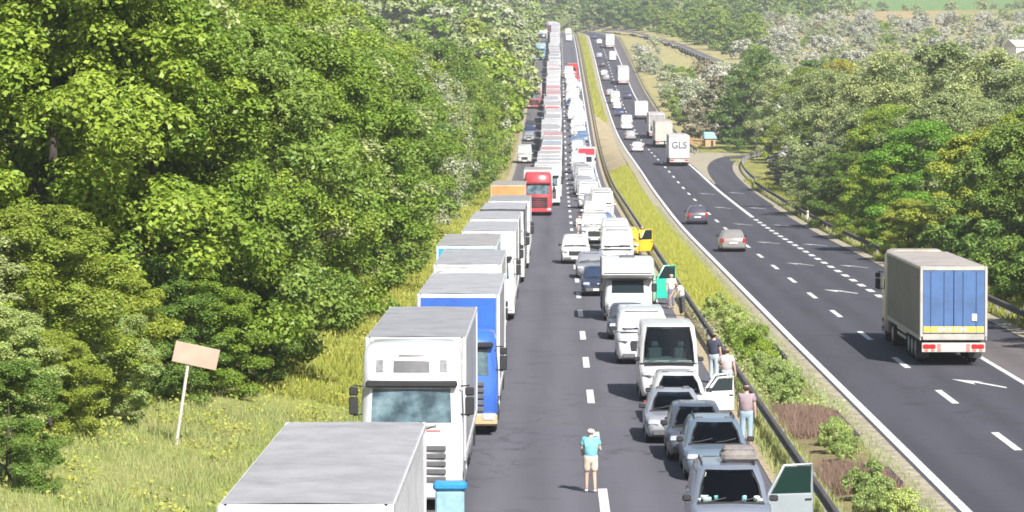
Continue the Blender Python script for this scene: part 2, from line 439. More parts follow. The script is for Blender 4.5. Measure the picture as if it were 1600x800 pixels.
# slip road leaving to the right
def ramp_sheet(name, off0, off1, dz, mat, i0=0, parent=None, kind=None):
    pts = []
    for i in range(i0, len(RAMP) - 1):
        for k in range(8):
            t = k / 8
            p0 = RAMP[max(0, i - 1)]; p1 = RAMP[i]; p2 = RAMP[i + 1]; p3 = RAMP[min(len(RAMP) - 1, i + 2)]
            q = [0.5 * ((2 * p1[c]) + (-p0[c] + p2[c]) * t + (2 * p0[c] - 5 * p1[c] + 4 * p2[c] - p3[c]) * t * t + (-p0[c] + 3 * p1[c] - 3 * p2[c] + p3[c]) * t ** 3) for c in (0, 1)]
            pts.append(q)
    V = []; F = []
    for i, q in enumerate(pts):
        a = pts[max(0, i - 1)]; b = pts[min(len(pts) - 1, i + 1)]
        tx, ty = b[0] - a[0], b[1] - a[1]; L = math.hypot(tx, ty); nx, ny = ty / L, -tx / L
        for off in (off0, (off0 + off1) / 2, off1):
            X = q[0] + nx * off + shift(q[1]); Y = q[1] + ny * off
            V.append((X, Y, zR(q[1]) + dz))
    for i in range(len(pts) - 1):
        for k in range(2):
            a = i * 3 + k; F.append((a, a + 1, a + 4, a + 3))
    o = obj(name, np_mesh(name, V, F), mat, parent)
    if kind: o['kind'] = kind
    return o, pts
ramp_sheet('gravel_verge', -1.5, 2.7, 0.02, M_GRAVEL, 2, kind='structure')
RAMP_O, RAMP_PTS = ramp_sheet('slip_road', -1.22, 1.85, 0.045, M_ROAD_R, 1, kind='structure')
# gore of pale gravel between motorway and slip road
strip('gravel_verge', 17.05, lambda d: float(np.interp(d, [396, 425, 452, 476, 494, 506], [17.42, 17.98, 19.15, 21.2, 24.1, 28.4])), 398, 506, zR, 0.035, M_GRAVEL, kind='structure')
# side road that climbs along the right-hand slope in the distance
def side_road():
    pts = [(47, 880), (40.7, 960), (36, 1070), (27.4, 1180), (21.5, 1270), (17.5, 1330)]
    V = []; F = []
    for i, (u, d) in enumerate(pts):
        for k in (-1.5, 1.5):
            X = u + k + shift(d); V.append((X, d, ground(u + shift(d), d) + 1.0))
    for i in range(len(pts) - 1):
        F.append((2 * i, 2 * i + 1, 2 * i + 3, 2 * i + 2))
    o = obj('side_road', np_mesh('side_road', V, F), M_SHOULDER, kind='structure')
    return pts
SIDE = side_road()
# markings
strip('edge_line', -2.66, -2.44, 60, 1300, zL, 0.011, M_WORN, ROAD_L)
strip('edge_line', 5.05, 5.25, 60, 1300, zL, 0.006, M_LINE, ROAD_L)
strip('edge_line', 10.0, 10.26, 60, 430, zR, 0.010, M_LINE, ROAD_R)
strip('edge_line', 9.96, 10.24, 430, 1350, zR, 0.010, M_LINE, ROAD_R2)
strip('edge_line', 16.7, 16.92, 60, 150, zR, 0.010, M_LINE, ROAD_R)
strip('edge_line', 16.68, 17.0, 306, 430, zR, 0.010, M_LINE, ROAD_R)
strip('edge_line', 16.68, 16.94, 430, 1300, zR, 0.010, M_LINE, ROAD_R2)
def dash_mesh(w_, l_):
    return cached(('lane_dash', w_, l_), lambda: MB().add([(-w_ / 2, -l_ / 2, 0), (w_ / 2, -l_ / 2, 0), (w_ / 2, l_ / 2, 0), (-w_ / 2, l_ / 2, 0)], [(0, 1, 2, 3)]), 0)
def slope(zf, d): return math.atan2(zf(d + 4) - zf(d - 4), 8)
for k in range(-3, 65):
    d = 121.7 + 16 * k
    if d < 1200:
        obj('lane_dash', dash_mesh(0.24, 5.6), M_LINE, ROAD_L, (1.29 + shift(d), d, zL(d) + 0.008 + (0.03 if d > 400 else 0)), (slope(zL, d), 0, 0))
        obj('lane_dash', dash_mesh(0.24, 5.6), M_LINE, ROAD_R if d < 430 else ROAD_R2, (13.4 + shift(d), d, zR(d) + 0.008 + (0.03 if d > 280 else 0)), (slope(zR, d), 0, 0))
d = 152.0
while d < 305:
    obj('lane_dash', dash_mesh(0.36, 2.7), M_LINE, ROAD_R, (16.82 + shift(d), d, zR(d) + 0.012), (slope(zR, d), 0, 0)); d += 5.5
def arrow_mesh():
    # a deflection arrow: shaft across and along the lane, head at far left
    s = [(0.80, -2.3), (0.72, -2.8), (-0.12, -0.2), (-0.18, -1.2), (-0.75, 1.3), (0.30, 0.15), (0.05, 0.15)]
    m = MB(); m.add([(x, y, 0) for x, y in s], [(0, 6, 2, 1), (2, 6, 5, 4), (2, 4, 3)])
    return m
for d in (96, 128, 190, 222, 256, 291, 327, 362):
    obj('lane_arrow', cached('lane_arrow', arrow_mesh, 0), M_LINE if d < 200 else M_WORN, ROAD_R, (15.15 + shift(d), d, zR(d) + 0.016 + (0.02 if d > 280 else 0)), (slope(zR, d), 0, 0))
for d in (187, 219, 252, 288, 325, 364):
    obj('lane_arrow', cached('lane_arrow', arrow_mesh, 0), M_WORN, ROAD_R, (18.2 + shift(d), d, zR(d) + 0.016 + (0.05 if d > 280 else 0)), (slope(zR, d), 0, 0))

# ------------------------------------------------------------------ guardrails
def beam_mesh(L=4.0):
    prof = [(-0.03, 0.42), (-0.09, 0.46), (-0.09, 0.53), (-0.03, 0.57), (-0.03, 0.60), (-0.09, 0.64), (-0.09, 0.71), (-0.03, 0.75), (0.0, 0.75), (0.0, 0.42)]
    return MB().loft([[(x, -0.02, z) for x, z in prof], [(x, L, z) for x, z in prof]])
def post_mesh():
    return MB().box(0.003, 0.11, -0.05, 0.05, -0.35, 0.70)
def rail_along(pts, label, face=1, far_from=None, mat=M_RAIL_SHADE):
    r = empty('guardrail', pts[0]); tag(r, label, 'guardrail')
    far = MB()
    base = Vector(pts[0])
    for i in range(len(pts) - 1):
        a = Vector(pts[i]); b = Vector(pts[i + 1]); v = b - a
        rz = math.atan2(-v.x, v.y); rx = math.atan2(v.z, math.hypot(v.x, v.y))
        if far_from and a.y > far_from:
            rot = Euler((rx, 0, rz)).to_matrix()
            for x0, z0, x1, z1 in ((-0.09, 0.42, 0.0, 0.75),):
                vs = []
                for y in (0, v.length):
                    for (x, z) in ((x0, z0), (x1, z0), (x1, z1), (x0, z1)):
                        vs.append(rot @ Vector((x * face, y, z)) + a - base)
                far.add(vs, [(0, 1, 5, 4), (1, 2, 6, 5), (2, 3, 7, 6), (3, 0, 4, 7)])
            far.add([rot @ Vector((x, y, z)) + a - base for x, y, z in ((0.02, 0, -.3), (.1, 0, -.3), (.1, 0, .65), (.02, 0, .65), (0.02, .1, -.3), (.1, .1, -.3), (.1, .1, .65), (.02, .1, .65))],
                    [(0, 3, 2, 1), (4, 5, 6, 7), (0, 1, 5, 4), (1, 2, 6, 5), (2, 3, 7, 6), (3, 0, 4, 7)])
        else:
            bo = obj('beam', cached('beam', beam_mesh, 25), mat, r, a - base, (rx, 0, rz)); bo.scale = (face, v.length / 4.0, 1)
            po = obj('post', cached('post', post_mesh, 0), M_STEEL, r, a - base, (0, 0, rz)); po.scale = (face, 1, 1)
    if far.v: obj('beam', far.mesh('far_beam', 0), mat, r, kind='stuff')
    return r
rail_along([(6.5 + shift(d), d, zL(d)) for d in list(range(66, 430, 4)) + list(range(430, 1230, 12))], 'long steel guardrail along the planted central reservation beside the car queue', 1, 426)
rp = [(21.0 + shift(d), d, zR(d)) for d in range(110, 380, 4)]
for q in RAMP_PTS:
    if q[1] > 385:
        i = RAMP_PTS.index(q); a = RAMP_PTS[i - 1]; L = math.hypot(q[0] - a[0], q[1] - a[1])
        nx, ny = (q[1] - a[1]) / L, -(q[0] - a[0]) / L
        p = (q[0] + nx * 3.0 + shift(q[1]), q[1] + ny * 3.0)
        if (p[0] - rp[-1][0]) ** 2 + (p[1] - rp[-1][1]) ** 2 > 6 and p[0] < 40: rp.append((p[0], p[1], zR(q[1])))
rail_along(rp, 'steel guardrail on the outer edge of the curving slip road', 1, 500)
rail_along([(u - 2.4 + shift(d), d, ground(u + shift(d), d) + 1.0) for u, d in [(47 + (40.7 - 47) * k / 8, 880 + 10 * k) for k in range(8)] + [(np.interp(dd, [960, 1070, 1180, 1270, 1330], [40.7, 36, 27.4, 21.5, 17.5]), dd) for dd in range(960, 1330, 10)]],
           'pale guardrail beside the far side road climbing to the crest', 1, 0, M_KERB)
rail_along([(19.6 + shift(d), d, zR(d)) for d in range(500, 1150, 10)], 'distant guardrail on the right edge of the flowing carriageway', 1, 0)

# ------------------------------------------------------------------ foliage
def crown_mesh(name, seed, h, r, base, nc, nl, ls, aspect=0.6, rc=(0.18, 0.32), up=0.45):
    g = np.random.default_rng(seed)
    t = g.random(nc) ** 0.85
    env = r * np.sqrt(np.clip(1 - ((t - 0.40) / 0.62) ** 2, 0.03, 1))
    lob = 1 + 0.18 * np.sin(3 * np.arange(nc) + seed)
    ang = g.random(nc) * 2 * np.pi
    rad = env * (0.12 + 0.80 * np.sqrt(g.random(nc))) * lob
    cz = base + t * (h - base) * 0.94
    C = np.stack([rad * np.cos(ang), rad * np.sin(ang), cz], 1)
    cr = r * g.uniform(rc[0], rc[1], nc)
    idx = g.integers(0, nc, nl)
    out = C[idx].copy(); out[:, 2] = (out[:, 2] - base - 0.35 * (h - base)) * 0.8
    out /= np.linalg.norm(out, axis=1, keepdims=True) + 1e-6
    dv = g.normal(size=(nl, 3)); dv /= np.linalg.norm(dv, axis=1, keepdims=True)
    dv = dv + out * 0.55 + np.array([0, 0, 0.25]); dv /= np.linalg.norm(dv, axis=1, keepdims=True)
    P = C[idx] + dv * (cr[idx] * (0.55 + 0.5 * g.random(nl)))[:, None] * np.array([1, 1, 0.72])
    P[:, 2] = np.maximum(P[:, 2], base * 0.5 + 0.05)
    n = dv * 0.6 + np.array([0, 0, up]) + g.normal(size=(nl, 3)) * 0.42
    n /= np.linalg.norm(n, axis=1, keepdims=True)
    q = g.normal(size=(nl, 3)); tt = np.cross(n, q); tt /= np.linalg.norm(tt, axis=1, keepdims=True) + 1e-9
    bb = np.cross(n, tt)
    L = ls * g.uniform(0.5, 1.5, nl)[:, None] * 0.5; W = L * aspect
    V = np.empty((nl, 4, 3)); V[:, 0] = P - tt * L; V[:, 1] = P + bb * W - n * L * 0.12; V[:, 2] = P + tt * L; V[:, 3] = P - bb * W - n * L * 0.12
    F = np.arange(nl * 4).reshape(-1, 4)
    return np_mesh(name, V.reshape(-1, 3), F)
def trunk_mesh(seed, h, r):
    g = random.Random(seed); m = MB()
    lean = (g.uniform(-.3, .3), g.uniform(-.3, .3))
    m.tube([(0, 0, -0.5), (0.05, 0, h * .2), (lean[0] * .6, lean[1] * .6, h * .42), (lean[0], lean[1], h * .62)], [h * .020, h * .015, h * .009, h * .003], 8)
    for k in range(7):
        a = g.uniform(0, 6.28); z = h * g.uniform(.15, .42); l = r * g.uniform(.4, .65)
        m.tube([(lean[0] * z / h, lean[1] * z / h, z), (math.cos(a) * l * .5, math.sin(a) * l * .5, z + l * .35), (math.cos(a) * l, math.sin(a) * l, z + l * .55)], [h * .009, h * .006, h * .002], 6)
    return m
CROWNS = {}
def protos(kind, n, h, r, **kw):
    CROWNS[kind] = [(crown_mesh('crown_%s' % kind, 100 + 17 * i + hash_k(kind), h, r, **kw), cached(('trunk', kind, i), lambda: trunk_mesh(i + hash_k(kind), h, r))) for i in range(n)], h, r
def hash_k(s): return sum(ord(c) * (i + 3) for i, c in enumerate(s)) % 97
protos('broad', 4, 15.0, 5.0, base=0.3, nc=150, nl=84000, ls=0.175, rc=(0.11, 0.25))
protos('high', 2, 12.0, 5.0, base=1.0, nc=150, nl=44000, ls=0.21, rc=(0.10, 0.22))
protos('feather', 3, 13.0, 4.6, base=0.3, nc=170, nl=42000, ls=0.20, aspect=0.5, rc=(0.12, 0.22), up=0.7)
protos('far', 4, 14.0, 5.0, base=0.2, nc=60, nl=6500, ls=0.62, aspect=0.7, rc=(0.16, 0.30))
protos('shrub', 4, 2.4, 1.7, base=0.05, nc=45, nl=7000, ls=0.15, rc=(0.16, 0.34), up=0.6)
protos('wood', 3, 14.0, 5.0, base=0.2, nc=45, nl=1500, ls=1.05, aspect=0.75, rc=(0.16, 0.30))
protos('farshrub', 3, 5.0, 3.4, base=0.1, nc=40, nl=3200, ls=0.42, rc=(0.16, 0.34), up=0.6)
LF = {
 'green': leaf('leaves_fresh_green', [(0.115, 0.195, 0.022), (0.185, 0.285, 0.028), (0.275, 0.365, 0.044), (0.235, 0.30, 0.036)]),
 'deep': leaf('leaves_deep_green', [(0.080, 0.155, 0.025), (0.125, 0.215, 0.034), (0.19, 0.275, 0.050), (0.15, 0.21, 0.035)]),
 'yellow': leaf('leaves_yellow_green', [(0.175, 0.235, 0.027), (0.25, 0.315, 0.038), (0.34, 0.385, 0.058), (0.25, 0.29, 0.04)]),
 'gold': leaf('leaves_golden', [(0.32, 0.29, 0.02), (0.44, 0.38, 0.03), (0.52, 0.44, 0.05), (0.34, 0.32, 0.05)]),
 'lime': leaf('leaves_lime', [(0.12, 0.255, 0.025), (0.19, 0.345, 0.030), (0.26, 0.41, 0.05), (0.20, 0.32, 0.035)]),
 'silver': leaf('leaves_silver_grey', [(0.25, 0.29, 0.155), (0.35, 0.38, 0.235), (0.47, 0.49, 0.35), (0.26, 0.29, 0.13)], 0.2),
 'olive': leaf('leaves_grey_olive', [(0.20, 0.26, 0.085), (0.29, 0.345, 0.13), (0.41, 0.45, 0.20), (0.27, 0.31, 0.10)], 0.25),
 'white': leaf('leaves_whitish', [(0.30, 0.31, 0.23), (0.41, 0.41, 0.33), (0.52, 0.51, 0.44), (0.27, 0.30, 0.17)], 0.15),
 'brown': leaf('leaves_brownish', [(0.15, 0.135, 0.075), (0.23, 0.205, 0.12), (0.33, 0.285, 0.19), (0.19, 0.19, 0.09)], 0.2),
 'mint': leaf('leaves_bright_shrub', [(0.20, 0.30, 0.06), (0.30, 0.40, 0.10), (0.43, 0.50, 0.19), (0.34, 0.36, 0.13)]),
}
NT = 0
def tree(kind, X, d, h, mat, label, cat='tree', group=None, wide=1.0, name=None, sink=0.1):
    global NT
    lst, ph, pr = CROWNS[kind]; NT += 1
    cm, tm = lst[NT % len(lst)]
    k = h / ph
    z = ground(X, d) - sink
    r = empty(name or ('shrub' if 'shrub' in kind else 'tree'), (X, d, z), (0, 0, random.uniform(0, 6.28)))
    r.scale = (k * wide, k * wide, k)
    obj('trunk', tm, M_BARK, r); obj('crown', cm, LF[mat], r)
    tag(r, label, cat, group); return r
def top_h(X, d, ytop):
    """height that takes a crown's top to a picture row"""
    zt = CAM_Z + (160 - ytop) * d / FPX
    return zt - ground(X, d)
rnd = random.Random(21)
G1 = 'broadleaved trees of the wood left of the queue'
G2 = 'grey-green trees along the far left verge'
WOOD = []; MATN = {'olive': 'grey-olive', 'silver': 'silvery', 'green': 'fresh green', 'yellow': 'yellow-green', 'deep': 'dark green', 'brown': 'brownish', 'white': 'whitish'}
def wood(px_min=-120):
    n = 0
    # front row along the verge, then rows behind it
    rows = [(-11.8, 117, 330, 7.5, (11, 14.5)), (-16.5, 112, 330, 8.5, (14, 17)), (-23, 118, 300, 9, (15, 18.5)), (-31, 165, 330, 11, (17, 20))]
    for (X0, d0, d1, st, hh), row in zip(rows, ('front', 'second', 'third', 'hindmost')):
        d = d0; cnt = 0
        while d < d1:
            X = X0 + rnd.uniform(-1.4, 1.2)
            if X0 > -12: X -= 0.5 * ss(150, 118, d)
            x, _ = proj(X, d, 8)
            k = st * (1 + (d - 120) / 400)
            if x > px_min:
                far = ss(190, 330, d)
                q = rnd.random()
                if q < 0.16: kind, mat = 'feather', ('green' if q < .09 else 'deep')
                elif q < 0.70 - 0.5 * far: kind, mat = 'broad', 'green'
                elif q < 0.80 - 0.4 * far: kind, mat = 'broad', 'yellow'
                elif q < 0.9 - 0.2 * far: kind, mat = 'broad', 'deep'
                else: kind, mat = 'feather', ('olive' if rnd.random() < .6 + .38 * (1 - far) else 'silver')
                cnt += 1; lab = '%s %s tree, %s from the near end in the left wood, %s row' % (MATN[mat], 'leafy' if kind == 'broad' else 'feathery', ordinal(cnt), row)
                tree(kind, X, d, rnd.uniform(*hh), mat, lab, 'tree', G1, rnd.uniform(1.0, 1.25)); n += 1
            d += k * rnd.uniform(.8, 1.2)
    # on towards the crest
    for X0, st, row in ((-10.5, 12, 'front'), (-16.5, 16, 'second'), (-25, 26, 'third')):
        d = 335 + rnd.uniform(0, 10); k = 0
        while d < 1420:
            X = X0 + shift(d) + rnd.uniform(-1.3, 1.0)
            q = rnd.random(); kind = 'feather' if d < 460 else 'far'
            mat = 'olive' if q < .40 else 'silver' if q < .58 else 'green' if q < .80 else 'yellow' if q < .9 else 'deep'
            if d > 700: WOOD.append((X, d, rnd.uniform(11, 16), mat))
            else:
                k += 1
                tree(kind, X, d, rnd.uniform(11, 16), mat, '%s tree, %s past the near wood, %s row on left verge' % (MATN[mat], ordinal(k), row), 'tree', G2, rnd.uniform(.85, 1.1)); n += 1
            d += st * (1 + d / 1500) * rnd.uniform(.8, 1.2)
    return n
n_left = wood()
# shrubs in front of the wood
for X, d, h, mat, lab in [(-14.4, 100.5, 6.2, 'yellow', 'yellow-green shrub in front of the wood left of the tilted sign'), (-13.4, 106.5, 4.6, 'yellow', 'bushy yellow-green shrub right behind the tilted sign'),
                          (-16.0, 99.5, 5.2, 'olive', 'grey-olive shrub at the left picture edge'), (-12.6, 110.5, 4.6, 'deep', 'dark green shrub at the foot of the wood right of the sign'),
                          (-11.3, 114.5, 4.4, 'green', 'bushy green shrub at the wood corner above the near lorry'), (-14.9, 95.0, 3.6, 'mint', 'light green shrub in the grass at far left'),
                          (-12.9, 84.5, 3.2, 'deep', 'dark shrub cut by the lower left picture corner'), (-12.9, 101.5, 3.6, 'mint', 'pale shrub just left of the sign post'), (-13.6, 96.5, 3.0, 'yellow', 'yellow-green shrub lowest on the bank left of the sign'),
                          (-10.4, 121, 3.6, 'deep', 'dark shrub on the verge left of the white lorry cab'), (-10.2, 128, 3.4, 'green', 'green shrub on the verge behind the white lorry cab'),
                          (-10.2, 137, 2.4, 'yellow', 'small yellow-green shrub on the verge behind the white lorry'), (-9.7, 163, 3.0, 'yellow', 'yellow-green shrub on the verge beside the blue lorry'),
                          (-9.4, 196, 3.4, 'yellow', 'light shrub on the verge beside the grey-sided lorry'), (-9.2, 252, 3.2, 'yellow', 'light shrub on the verge beside the orange-fronted lorry')]:
    tree('feather' if mat == 'brown' else 'broad', X, d, h, mat, lab, 'shrub', None, 1.45, name='shrub')
# right-hand side, trees that can be told apart
for px, d, yt, kind, mat, wide, lab in [
    (1445, 238, 180, 'broad', 'lime', 1.45, 'bright lime green tree standing out right of the slip road'),
    (1418, 226, 305, 'broad', 'yellow', 1.25, 'yellow-green bushy tree below the lime green tree'),
    (1365, 262, 238, 'broad', 'green', 1.1, 'mid green tree left of the lime green tree'),
    (1322, 283, 232, 'feather', 'deep', 1.2, 'dark tree beside the slip road guardrail'),
    (1288, 310, 222, 'feather', 'olive', 1.3, 'grey-green bushy tree beside the slip road bend'),
    (1330, 330, 170, 'feather', 'silver', 1.0, 'pale silvery tree behind the dark one by the slip road'),
    (1395, 330, 75, 'feather', 'olive', 1.1, 'tall grey-olive tree left of the great right-hand crowns'),
    (1470, 318, 58, 'feather', 'olive', 1.15, 'largest grey-olive tree at the right, its crown nearest the top'),
    (1545, 310, 70, 'feather', 'olive', 1.1, 'tall grey-olive tree next to the largest one, towards the edge'),
    (1612, 300, 95, 'feather', 'olive', 1.1, 'grey-olive tree cut by the right picture edge'),
    (1555, 272, 170, 'feather', 'olive', 1.2, 'grey-olive tree right behind the lime green tree'),
    (1590, 255, 165, 'broad', 'yellow', 1.2, 'yellow-green tree at the right edge above the dark thicket'),
    (1312, 452, 88, 'feather', 'gold', 0.75, 'narrow golden yellow tree in the right-hand wood'),
    (1255, 455, 100, 'feather', 'yellow', 0.95, 'pale yellow-green tree left of the golden one'),
    (1180, 520, 72, 'feather', 'deep', 0.95, 'tall dark green tree above the slip road bend'),
    (1215, 500, 95, 'feather', 'olive', 0.9, 'olive tree right of the tall dark one above the bend'),
    (1148, 552, 146, 'far', 'deep', 1.1, 'round dense green bush beside the turquoise hut'),
    (1082, 566, 152, 'far', 'brown', 0.8, 'dark grey-brown bush left of the turquoise hut'),
    (1120, 590, 118, 'far', 'brown', 1.0, 'brownish tree behind the turquoise hut'),
    (1245, 385, 225, 'far', 'white', 1.5, 'whitish bush at the slip road bend'),
    (1225, 400, 235, 'far', 'white', 1.5, 'smaller whitish bush left at the slip road bend'),
    (1290, 365, 205, 'far', 'silver', 1.3, 'silvery bush right of the whitish bushes at the bend'),
    (1215, 470, 195, 'far', 'yellow', 1.2, 'yellowish bush behind the slip road bend')]:
    X = x_at(px, d, 0); h = top_h(X, d, yt)
    tree(kind, X, d, max(2.0, h), mat, lab, 'tree' if h > 5 else 'shrub', None, wide * (1.0 if h > 8 else 1.25), name='tree' if h > 5 else 'shrub')
# dark thicket behind the passing lorry; it runs on past the frame
for k, (X, d, h, mat) in enumerate([(26.5, 204, 9.0, 'deep'), (25.8, 219, 8.4, 'yellow'), (29.5, 214, 10, 'green'), (29.0, 192, 9.4, 'deep'), (33, 203, 10.5, 'deep'), (28.6, 180, 9.0, 'deep'), (33.5, 184, 12.5, 'green'), (28.6, 167, 11, 'deep'), (34, 169, 14.5, 'deep'),
                     (28.0, 153, 13, 'deep'), (33.5, 156, 15, 'deep'), (28.2, 140, 13, 'green'), (33.5, 142, 14, 'deep')]):  # unseen tall trees added past the frame to cast shade
    tree('high', X, d, h, mat, '%s tree, %s of the shaded thicket right of the blue-backed lorry' % (MATN[mat], ordinal(k + 1)), 'tree', 'trees of the dark thicket at the right', 1.1)
for k, (X, d, h) in enumerate([(24.2, 188, 3.0), (24.6, 196, 3.6), (24.4, 205, 3.4), (24.6, 213, 3.2), (24.4, 222, 2.8), (24.0, 180, 2.6), (24.3, 172, 2.8)]):  # dark bushes added to stand in for the black shade under the thicket
    tree('shrub', X, d, h, 'deep', 'undergrowth bush added as shade, %s along the verge below the shaded thicket' % ordinal(k + 1), 'bush', 'bushes added as shade below the thicket', 1.0)
# right-hand wood and slope
def slope_fill():
    n = 0
    for d0, d1, st, u0, kinds in [(270, 420, 9, 27, 0), (420, 640, 12, 31, 1), (640, 900, 13, 26, 2), (900, 1340, 17, 27, 2)]:
        d = d0
        while d < d1:
            X = u0 + rnd.uniform(0, 4)
            if d > 860: X = max(X, 49 - (d - 880) * 0.055 + 7)
            while True:
                Xs = X + shift(d); x, y = proj(Xs, d, ground(Xs, d))
                if x > 1680: break
                q = rnd.random(); dd = d + rnd.uniform(-st, st) * .5
                if kinds == 0:
                    kind, mat, h = ('feather', 'olive', rnd.uniform(9, 13)) if q < .7 else ('broad', 'green', rnd.uniform(8, 11))
                elif kinds == 1:
                    kind = 'far'; mat = 'olive' if q < .45 else 'silver' if q < .65 else 'yellow' if q < .8 else 'deep' if q < .9 else 'brown'
                    h = rnd.uniform(7, 12)
                else:
                    kind = 'farshrub'; mat = 'white' if q < .42 else 'silver' if q < .70 else 'olive' if q < .84 else 'brown' if q < .9 else 'green'
                    h = rnd.uniform(2.6, 5.6)
                    if d > 1000 and x < 1180: kind, mat, h = 'far', ('green' if q < .6 else 'deep'), rnd.uniform(7, 12)
                thing = 'tree' if h > 6 else 'bush'
                col = {'olive': 'grey-olive', 'silver': 'silvery', 'green': 'fresh green', 'yellow': 'yellow-green', 'deep': 'dark green', 'brown': 'brownish', 'white': 'whitish'}[mat]
                where = ['in the wood right of the slip road', 'in the wood behind the slip road bend', 'on the open slope right of the motorway', 'on the far slope near the horizon'][0 if d0 == 270 else 1 if d0 == 420 else 2 if d0 == 640 else 3]
                if not (1085 < x < 1135 and d < 640):
                    tree(kind, Xs, dd, h, mat, '%s %s %s' % (col, thing, where), thing, '%s %s %s' % (col, 'trees' if thing == 'tree' else 'bushes', where), rnd.uniform(.9, 1.25), name='tree' if thing == 'tree' else 'shrub'); n += 1
                X += st * rnd.uniform(.55, 1.15) * (1 if kinds < 2 else 0.8)
            d += st * (1.0 if kinds < 2 else 1.5)
    # bushes between the motorway and the side road
    for k in range(34):
        d = rnd.uniform(560, 1080); u = rnd.uniform(22, 24 + (d - 560) * .012)
        if d < 640 and u < 27: u += 5
        mat = rnd.choice(['white', 'silver', 'silver', 'olive', 'green'])
        tree('farshrub', u + shift(d), d, rnd.uniform(1.8, 4.0), mat, '%s bush beside the right edge of the motorway' % {'white': 'whitish', 'silver': 'silvery', 'olive': 'grey-olive', 'green': 'fresh green'}[mat], 'bush', '%s bushes beside the right edge of the motorway' % mat); n += 1
    # skyline rows beyond the crest
    for k in range(230):
        d = rnd.uniform(1370, 1720); X = rnd.uniform(-110, 118) * (d / 1400)
        mat = rnd.choice(['green', 'deep', 'olive', 'green'])
        if abs(X - shift(d)) < 24 and d < 1475: continue
        WOOD.append((X, d, rnd.uniform(7, 12), mat))
    for k in range(90):
        d = rnd.uniform(760, 1380); WOOD.append((shift(d) - rnd.uniform(28, 85), d, rnd.uniform(11, 16), rnd.choice(['green', 'deep', 'olive', 'yellow'])))
    for k in range(40):
        d = rnd.uniform(1338, 1475); WOOD.append((shift(d) + rnd.uniform(25, 60), d, rnd.uniform(7, 11), rnd.choice(['green', 'deep', 'deep', 'olive'])))
    for k in range(46):
        d = rnd.uniform(1478, 1600); WOOD.append((rnd.uniform(-34, 34), d, rnd.uniform(8, 13), rnd.choice(['green', 'deep', 'yellow', 'olive'])))
    for k in range(26):
        X = rnd.uniform(118, 235); d = rnd.choice([1372, 1480, 1484]) + rnd.uniform(-12, 12)
        tree('farshrub', X, d, rnd.uniform(2.5, 5), 'olive', 'small bush along the edge of the far tan meadow', 'bush', 'bushes along the edge of the far tan meadow'); n += 1
    return n
n_right = slope_fill()
def joined_wood():
    mats = ['green', 'deep', 'yellow', 'olive', 'silver']; Vs = []; Ms = []; nv = 0
    for i, (X, d, h, mat) in enumerate(WOOD):
        me = CROWNS['wood'][0][i % 3][0]; n = len(me.vertices); co = np.empty(n * 3, np.float32); me.vertices.foreach_get('co', co); co = co.reshape(-1, 3)
        a = rnd.uniform(0, 6.28); k = h / 14.0; w_ = k * rnd.uniform(.95, 1.25)
        out = np.stack([(co[:, 0] * math.cos(a) - co[:, 1] * math.sin(a)) * w_ + X, (co[:, 0] * math.sin(a) + co[:, 1] * math.cos(a)) * w_ + d, co[:, 2] * k + ground(X, d) - .3], 1)
        Vs.append(out); Ms.append(np.full(n // 4, mats.index(mat)))
    V = np.concatenate(Vs); F = np.arange(len(V)).reshape(-1, 4)
    m = np_mesh('distant_wood', V, F)
    for q in mats: m.materials.append(LF[q])
    m.polygons.foreach_set('material_index', np.concatenate(Ms).astype(np.int32)); m.update()
    o = bpy.data.objects.new('distant_wood', m); COL.objects.link(o); o['kind'] = 'stuff'; o['label'] = 'distant mixed green wood along the crest and far left verge'; o['category'] = 'wood'
joined_wood()
# planting on the central reservation
GM = 'shrubs planted on the central reservation'
for d in (82, 85, 88): tree('shrub', 7.9 + rnd.uniform(-.25, .35), d, rnd.uniform(.9, 1.2), 'mint', 'bright green shrub of the nearest clump on the reservation', 'shrub', GM + ', nearest clump', .75, sink=.02)
for d in (97.5, 100, 102.5): tree('shrub', 7.8 + rnd.uniform(-.25, .3), d, rnd.uniform(.8, 1.0), 'mint', 'bright green shrub between the two bare brown beds', 'shrub', GM + ', clump between the bare beds', .75, sink=.02)
for d in (115, 118, 121, 124, 127.5): tree('shrub', 7.7 + rnd.uniform(-.25, .3), d, rnd.uniform(.9, 1.2), 'mint', 'bright green shrub of the clump behind the bare beds', 'shrub', GM + ', clump behind the bare beds', .75, sink=.02)
for d in (132, 136, 140, 144, 148, 153, 158, 163): tree('shrub', 7.6 + rnd.uniform(-.3, .4), d, rnd.uniform(.9, 1.25), 'mint' if d > 145 else 'green', 'green shrub in the row before the yellow reservation grass', 'shrub', GM + ', row before the yellow grass', .75, sink=.02)
for a, b in ((89.5, 95.5), (104.5, 113.5)):
    strip('bare_soil', 6.95, 8.85, a, b, lambda d: 0.16, 0.0, M_SOIL, kind='structure')
for a, b in ((91.5, 95.5), (104.5, 113), (137, 146)):
    o = obj('border_board', MB().box(-.06, .06, 0, b - a, -.1, .26).mesh('border_board', 0), M_BLACK, None, (8.92, a, 0.03))
    tag(o, {91.5: 'short dark edging board beside the nearer bare brown bed', 104.5: 'dark edging board beside the larger bare brown bed', 137: 'dark edging board in front of the farther green shrubs'}[a], 'edging board')

